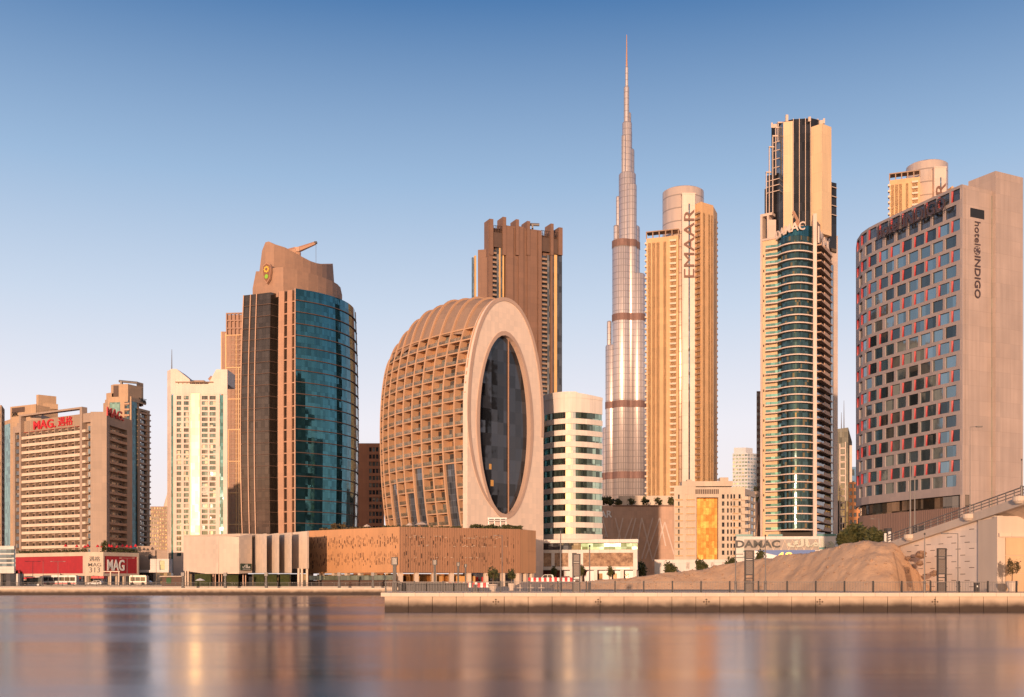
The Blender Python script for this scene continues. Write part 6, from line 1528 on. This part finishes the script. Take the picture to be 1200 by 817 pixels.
def pillar(label, px, wpx, top, Y):
    x = X(px, Y); w_ = X(600 + wpx / 2, Y); zt_ = Z(top, Y); t = thing('lantern_pillar', label, 'lantern', (x, Y, ZR), 'lantern pillars')
    mb = MB(); mb.box(x - w_ * .8, x + w_ * .8, Y - w_ * .8, Y + w_ * .8, ZR, ZR + 1.0); mb.box(x - w_ * .55, x + w_ * .55, Y - w_ * .55, Y + w_ * .55, ZR + 1.0, zt_ - w_ * 2.4); mb.build('post', M['dark'], t)
    mb = MB(); mb.box(x - w_ * .8, x + w_ * .8, Y - w_ * .8, Y + w_ * .8, zt_ - w_ * 2.4, zt_ - w_ * .3); mb.build('lantern', plain('lantern_panel', (.12, .09, .07), .4), t)
    mb = MB()
    for a in (-1, 1):
        for b in (-1, 1): mb.box(x + a * w_ * .9 - .04, x + a * w_ * .9 + .04, Y + b * w_ * .9 - .04, Y + b * w_ * .9 + .04, zt_ - w_ * 2.5, zt_)
    mb.box(x - w_, x + w_, Y - w_, Y + w_, zt_ - w_ * .3, zt_); mb.box(x - w_, x + w_, Y - w_, Y + w_, zt_ - w_ * 2.7, zt_ - w_ * 2.42); mb.build('cage', M['dark'], t)
pillar('thick dark lantern pillar at the left tip of the near quay', 462.5, 7, 653, 111); pillar('dark lantern pillar on the near quay, second from its left tip', 509.5, 4.8, 656, 118)
pillar('slim lantern pillar right of the dark fence, left one of a close pair', 537, 3.6, 659, 122); pillar('slim lantern pillar right of the dark fence, right one of a close pair', 545.5, 3.0, 661, 124)
for px, Y, lab in ((397.5, 255, 'dark slim post on the far quay before the copper colonnade, left one of two'), (437, 255, 'dark slim post on the far quay before the copper colonnade, right one of two'), (312, 255, 'dark post on the far quay before the pleated pavilion, right one of three'), (264, 255, 'dark post on the far quay before the pleated pavilion, middle one of three'), (214.5, 255, 'dark post on the far quay before the left end of the pleated pavilion')):
    x = X(px, Y); t = thing('lantern_pillar', lab, 'lantern', (x, Y, 1.6), 'lantern posts on the far quay'); mb = MB(); mb.box(x - .3, x + .3, Y - .3, Y + .3, 1.6, 2.8); mb.box(x - .2, x + .2, Y - .2, Y + .2, 2.8, Z(675, Y)); mb.build('post', M['dark'], t); mb = MB(); mb.box(x - .38, x + .38, Y - .38, Y + .38, Z(675, Y), Z(671, Y)); mb.build('lantern', M['grey'], t)

# planters, bin, seats
def planter(label, px, Y, wpx, bowl_top, tree_top, twpx, mat=None):
    x = X(px, Y); r = X(600 + wpx / 2, Y); zt_ = Z(bowl_top, Y); h = zt_ - ZR; t = thing('planter', label, 'planter', (x, Y, ZR), 'bowl planters')
    mb = MB(); mb.lathe(x, Y, [(r * .62, ZR), (r * .70, ZR + h * .08), (r * .55, ZR + h * .2), (r * .95, ZR + h * .72), (r, ZR + h * .95), (r * .93, zt_), (r * .80, zt_ - .06)], 18); mb.build('bowl', M['coping'], t, True)
    rnd = random.Random(px); ht = Z(tree_top, Y) - zt_; rr = X(600 + twpx / 2, Y); mb = MB(); mb.tube((x, Y, zt_ - .1), (x + .05, Y, zt_ + ht * .5), .06, 6, .04)
    for k in range(4): mb.tube((x + .03, Y, zt_ + ht * .4), (x + math.cos(k * 1.6) * rr * .6, Y + math.sin(k * 1.6) * rr * .6, zt_ + ht * .75), .03, 5, .01)
    mb.build('trunk', M['bark'], t)
    mb = MB(); leaves(mb, (x, Y, zt_ + ht * .66), (rr * .85, rr * .85, ht * .33), 620, .11, rnd); mb.build('foliage', mat or M['leaf'], t)
planter('large pale bowl planter with a round olive-coloured tree on the near quay', 577.5, 116, 11.5, 684.5, 664.5, 14); planter('smaller pale bowl planter with a clipped tree, right of the large one', 599.5, 135, 9, 683.6, 668, 11)
planter('pale ribbed planter with a loose tree under the bridge, at the right edge', 1186, 117, 14, 681, 656.5, 17, M['leaf2'])
t = thing('litter_bin', 'dark litter bin on the near quay, in front of the bridge wall pilaster', 'litter bin', (X(1144.5, 111), 111, ZR)); x = X(1144.5, 111)
mb = MB(); mb.box(x - .2, x + .2, 110.8, 111.2, ZR, ZR + .9); mb.build('body', M['dark'], t); mb = MB(); mb.box(x - .24, x + .24, 110.76, 111.24, ZR + .9, ZR + 1.0); mb.build('lid', M['dark'], t); mb = MB(); mb.box(x - .08, x + .08, 110.785, 110.8, ZR + .55, ZR + .72); mb.build('sticker', M['light'], t)
t = thing('bench', 'dark bench end with a tall back on the near quay, left of the bowl planter', 'bench', (X(561, 113), 113, ZR)); x = X(554.5, 113)
mb = MB(); mb.box(x, x + .4, 112.7, 113.3, ZR, ZR + .82); mb.build('backrest', M['dark'], t); mb = MB(); mb.box(x + .4, x + 1.2, 112.7, 113.3, ZR + .22, ZR + .4); mb.box(x + .5, x + .62, 112.75, 113.25, ZR, ZR + .22); mb.box(x + 1.0, x + 1.12, 112.75, 113.25, ZR, ZR + .22); mb.build('seat', M['dark'], t)
for px, lab in ((609.5, 'small pale exercise stand on the quay, leftmost of three'), (622, 'small pale exercise stand on the quay, middle of three'), (634.5, 'small pale exercise stand on the quay, rightmost of three')):
    x = X(px, 121); t = thing('exercise_stand', lab, 'exercise equipment', (x, 121, ZR), 'exercise stands on the quay'); mb = MB(); mb.tube((x, 121, ZR), (x, 121, ZR + .75), .05, 6); mb.box(x - .3, x + .3, 120.8, 121.2, ZR, ZR + .04); mb.build('post', M['coping'], t); mb = MB(); mb.tube((x - .35, 121, ZR + .42), (x + .35, 121, ZR + .42), .05, 6); mb.lathe(x, 121, [(.02, ZR + .74), (.14, ZR + .78), (.02, ZR + .84)], 8); mb.build('bar', M['coping'], t)
t = thing('exercise_stand', 'small dark low exercise machine on the quay, right of the three pale stands', 'exercise equipment', (X(655, 118), 118, ZR)); x = X(655, 118)
mb = MB(); mb.box(x - .7, x + .4, 117.8, 118.2, ZR, ZR + .12); mb.build('base', M['dark'], t); mb = MB(); mb.tube((x - .2, 118, ZR + .1), (x - .05, 118, ZR + .7), .05, 6); mb.tube((x + .3, 118, ZR + .1), (x + .1, 118, ZR + .4), .04, 6); mb.build('lever', M['dark'], t)

# red and white barriers in front of the podiums
def barrier_row(a, b, Y, n, lab_r, lab_w, grp, g0=GZ):
    for i in range(n):
        x0 = X(a + (b - a) * i / n, Y); x1 = X(a + (b - a) * (i + 1) / n, Y); red = i % 2 == 0
        mb = MB(); yy = Y + random.uniform(-.15, .15); h = .95 + random.uniform(-.06, .06)
        o = [(x0 + .03, yy - .3), (x1 - .03, yy - .3), (x1 - .03, yy + .3), (x0 + .03, yy + .3)]; mid = [(x0 + .03, yy - .12), (x1 - .03, yy - .12), (x1 - .03, yy + .12), (x0 + .03, yy + .12)]
        mb.hexa([(*q, g0 + .01) for q in o], [(*q, g0 + .35) for q in o]); mb.hexa([(*q, g0 + .35) for q in o], [(*q, g0 + h) for q in mid])
        tag(mb.build('traffic_barrier', M['red'] if red else M['light']), lab_r if red else lab_w, 'barrier', grp)
barrier_row(519, 573, 216, 16, 'red plastic barrier in the alternating row before the brown screen wall', 'white plastic barrier in the alternating row before the brown screen wall', 'barriers before the brown screen wall')
barrier_row(619, 674, 256, 18, 'red plastic barrier in the alternating row before the white car', 'white plastic barrier in the alternating row before the white car', 'barriers before the white car', HZ)

# vehicles
def car(label, px, Y, L_, col, suv=False, group=None, name='parked_car', cat='car', H_=1.5, z0=GZ + .01, flip=1):
    x = X(px, Y); t = thing(name, label, cat, (x, Y, z0), group); W = 1.85
    pr = [(-.5, .35), (-.5, .78), (-.46, .95), (-.22, 1.0), (-.06, H_ - .05), (.04, H_), (.36, H_), (.46, H_ - .12 if suv else H_ - .35), (.5, 1.0), (.5, .35)]
    pr = [(a * L_ * flip, b) for a, b in pr]
    def slab(pts, y0, y1):
        mb = MB(); n = len(pts); mb.v = [(x + a, y0, z0 + b) for a, b in pts] + [(x + a, y1, z0 + b) for a, b in pts]
        mb.f = [tuple(range(n))[::-1], tuple(range(n, 2 * n))] + [(i, (i + 1) % n, n + (i + 1) % n, n + i) for i in range(n)]; mb.m = [0] * len(mb.f); return mb
    slab(pr, Y - W / 2, Y + W / 2).build('body', plain('car_paint', col, .25), t)
    for y in (Y - W / 2 - .012, Y + W / 2): 
        mb = slab([(a * L_ * flip, b) for a, b in ((-.17, 1.02), (-.04, H_ - .12), (.14, H_ - .1), (.14, 1.02))], y, y + .012); mb.add(slab([(a * L_ * flip, b) for a, b in ((.16, 1.02), (.16, H_ - .1), (.36, H_ - .1), (.42, 1.02))], y, y + .012)); mb.build('window', M['gl_dark'], t)
    for s in (-.31, .32):
        for y in (Y - W / 2 + .05, Y + W / 2 - .05):
            mb = MB(); mb.tube((x + s * L_ * flip, y - .1, z0 + .34), (x + s * L_ * flip, y + .1, z0 + .34), .34, 14); o = mb.build('wheel', M['rubber'], t)
            mb = MB(); yy = y - .105 if y < Y else y + .105; mb.tube((x + s * L_ * flip, yy - .01, z0 + .34), (x + s * L_ * flip, yy + .01, z0 + .34), .2, 10); mb.build('rim', M['grey'], o)
    for y in (Y - .65, Y + .65):
        mb = MB(); e = -.5 * L_ * flip; mb.box(x + e - .02, x + e + .02, y - .18, y + .18, z0 + .72, z0 + .86); mb.build('headlight', M['light'], t)
    return t
car('white off-road car behind the red and white barriers beside the pale disc', 638.5, 290, 4.6, (.7, .68, .65), True, H_=1.85, z0=HZ + .01)
car('dark red car parked right of the white off-road car', 660, 305, 4.4, (.12, .012, .015), z0=HZ + .01)
car('silver car on the road below the red-lettered corner', 112, 338, 4.3, (.45, .43, .42), group='cars on the road'); car('white car near the cream truck, at the right end of the red podium', 169.5, 341, 4.3, (.6, .57, .54), group='cars on the road'); car('dark car on the road left of the bus', 29, 338, 4.4, (.05, .05, .055), group='cars on the road')
def bus(label, px, Y, L_, H_, col, stripe, name='bus', cat='bus'):
    x = X(px, Y); z0 = GZ + .01; t = thing(name, label, cat, (x, Y, z0)); mb = MB(); mb.box(x - L_ / 2, x + L_ / 2, Y - 1.2, Y + 1.2, z0 + .35, z0 + H_ - .1); mb.box(x - L_ / 2 + .25, x + L_ / 2 - .25, Y - 1.1, Y + 1.1, z0 + H_ - .1, z0 + H_ + .1); mb.build('body', plain('bus_paint', col, .35), t)
    n = int(L_ / 1.6)
    for i in range(n):
        a = x - L_ / 2 + .3 + (L_ - .6) * i / n; mb = MB(); mb.box(a + .06, a + (L_ - .6) / n - .06, Y - 1.22, Y - 1.2, z0 + H_ * .45, z0 + H_ * .85); mb.build('window', M['gl_dark'], t)
    mb = MB(); mb.box(x - L_ / 2 + .2, x + L_ / 2 - .2, Y - 1.215, Y - 1.2, z0 + .45, z0 + .75); mb.build('stripe', stripe, t)
    for s in (-.32, .3):
        mb = MB(); mb.tube((x + s * L_, Y - 1.22, z0 + .48), (x + s * L_, Y + 1.22, z0 + .48), .48, 14); mb.build('wheel', M['rubber'], t)
bus('long white bus with dark windows at the foot of the red podium', 71, 336, 10.5, 3.0, (.60, .56, .52), M['red'])
bus('cream box truck standing at the right end of the red podium', 163, 334, 5.2, 3.0, (.62, .52, .40), M['grey'], 'truck', 'truck')
t = thing('bus_shelter', 'white bus shelter by the road, left of the bus', 'bus shelter', (X(39, 328), 328, GZ)); x = X(39, 328)
mb = MB(); mb.box(x - 2.4, x + 2.4, 326.8, 328.8, GZ + 2.5, GZ + 2.7); mb.build('roof', M['light'], t); mb = MB()
for a in (-2.2, 0, 2.2): mb.box(x + a - .06, x + a + .06, 328.5, 328.62, GZ, GZ + 2.5)
mb.build('post', M['grey'], t); mb = MB(); mb.box(x - 2.1, x + 2.1, 328.4, 328.45, GZ + .4, GZ + 2.3); mb.build('glass_back', M['gl_pale'], t); mb = MB(); mb.box(x - 1.8, x + 1.8, 327.8, 328.2, GZ, GZ + .5); mb.build('seat', M['light'], t)
t = thing('kiosk', 'small kiosk with a bright red fascia below the corner of the red podium', 'kiosk', (X(116, 345), 352, GZ)); x = X(116, 352)
mb = MB(); mb.box(x - 1.6, x + 1.6, 351, 353, GZ, GZ + 2.2); mb.build('body', M['cream'], t); mb = MB(); mb.box(x - 2, x + 2, 350.7, 353.2, GZ + 2.2, GZ + 2.9); mb.build('fascia', M['red'], t); mb = MB(); mb.box(x - 1.2, x + 1.0, 350.97, 351, GZ + .9, GZ + 1.9); mb.build('hatch', M['gl_dark'], t)
for px, top, lab in ((38.5, 658, 'thin double-armed street lamp before the left red panel, left one'), (68, 658, 'thin double-armed street lamp before the left red panel, right one'), (149, 654, 'thin street lamp before the right red panel')): lamp(lab, px, 330, 0, top, arm=99, r=.09)
lamp('thin street lamp at the left of the pleated pavilion', 183, 330, 0, 652, r=.08); lamp('thin street lamp left of the red podium corner', 50.5, 300, 0, 658, r=.06)
t = thing('gantry', 'pale steel sign gantry over the road below the white letters of the red podium', 'gantry', (X(133, 330), 330, GZ)); mb = MB()
for px in (129.6, 139.3): mb.box(X(px, 330) - .16, X(px, 330) + .16, 329.9, 330.2, GZ, Z(669.5, 330))
mb.build('post', M['coping'], t); mb = MB(); mb.box(X(121, 330), X(140.5, 330), 329.8, 330.3, Z(670.4, 330), Z(669.3, 330)); mb.build('beam', M['coping'], t)
for px, top, w_, lab in ((21, 668, 9, 'dark street tree beside the low glass building at the left'), (73, 673, 7, 'small round tree behind the bus'), (153, 676, 6, 'small tree left of the cream truck'), (108.5, 674, 5, 'small dark tree under the white letters of the podium corner')): tree('street_tree', lab, px, 352, 684, top, w_, 'trees along the far road', n=240, trunk_frac=.25, z0=GZ)
# roof garden of the red podium
zr = Z(647, 446) - .5
hedge('strip of dark shrubs along the roof edge of the red podium', P(18, 476), P(100, 449), zr, zr + 2.2, 2, 900); hedge('strip of dark shrubs on the roof edge of the podium above the white letters', P(121, 450), P(162, 464), zr, zr + 2.8, 2, 700)
tree('tree', 'small dark tree among the red parasols on the podium corner', 122.5, 450, 647, 634.5, 8, n=200, z0=zr, trunk_frac=.25)
for i, px in enumerate((77, 90, 99.5, 103, 114.5, 119.5, 128, 131, 137.5, 143.5, 149, 153.5, 159)):
    parasol('small red parasol on the roof terrace of the red-panelled podium', px, 452 if px < 125 else 462, 647, 637.5 + (i % 3) * .7, 4.6, M['red'], 'red parasols on the podium roof', z0=zr)
parasol('white parasol on the far quay before the left end of the pleated pavilion', 234.5, 258, 687, 677.8, 12, M['light'], z0=GZ)
# dark railing of the far promenade
ra = thing('railing', 'dark low railing along the far quay, left half of the picture', 'railing', (X(200, 262), 262.15, GZ))
xs = frange(X(-20, 262), X(458, 262), 36)
mbp = []
for a in xs: mb = MB(); mb.box(a - .06, a + .06, 262.1, 262.2, GZ, GZ + 1.05); mb.build('post', M['dark'], ra)
for a, b in zip(xs, xs[1:]):
    mb = MB(); mb.box(a + .06, b - .06, 262.12, 262.18, GZ + .95, GZ + 1.02); mb.box(a + .06, b - .06, 262.13, 262.17, GZ + .1, GZ + .15)
    for i in range(1, 12): x = a + (b - a) * i / 12; mb.box(x - .02, x + .02, 262.135, 262.165, GZ + .15, GZ + .95)
    mb.build('bar_panel', M['dark'], ra)
hd = thing('site_hoarding', 'dark low shed with a green sign by the far quay, left of the pleated pavilion', 'shed', (X(200, 300), 300, GZ)); ff = F(P(190, 300), P(213, 298)); mb = MB(); mb.prism(foot([ff.p, ff.q], 4), GZ, Z(676, 299)); mb.build('wall', M['dbrown'], hd); mb = MB(); ff.box(mb, -.4, ff.L + .4, Z(676, 299), Z(675, 299), -4, .6); mb.build('roof', M['slab'], hd)
mb = MB(); ff.box(mb, ff.at(195), ff.at(200.5), Z(684, 299), Z(677, 299), 0, .05); mb.build('sign', M['leaf'] if 0 else plain('green_sign', (.03, .09, .03)), hd)
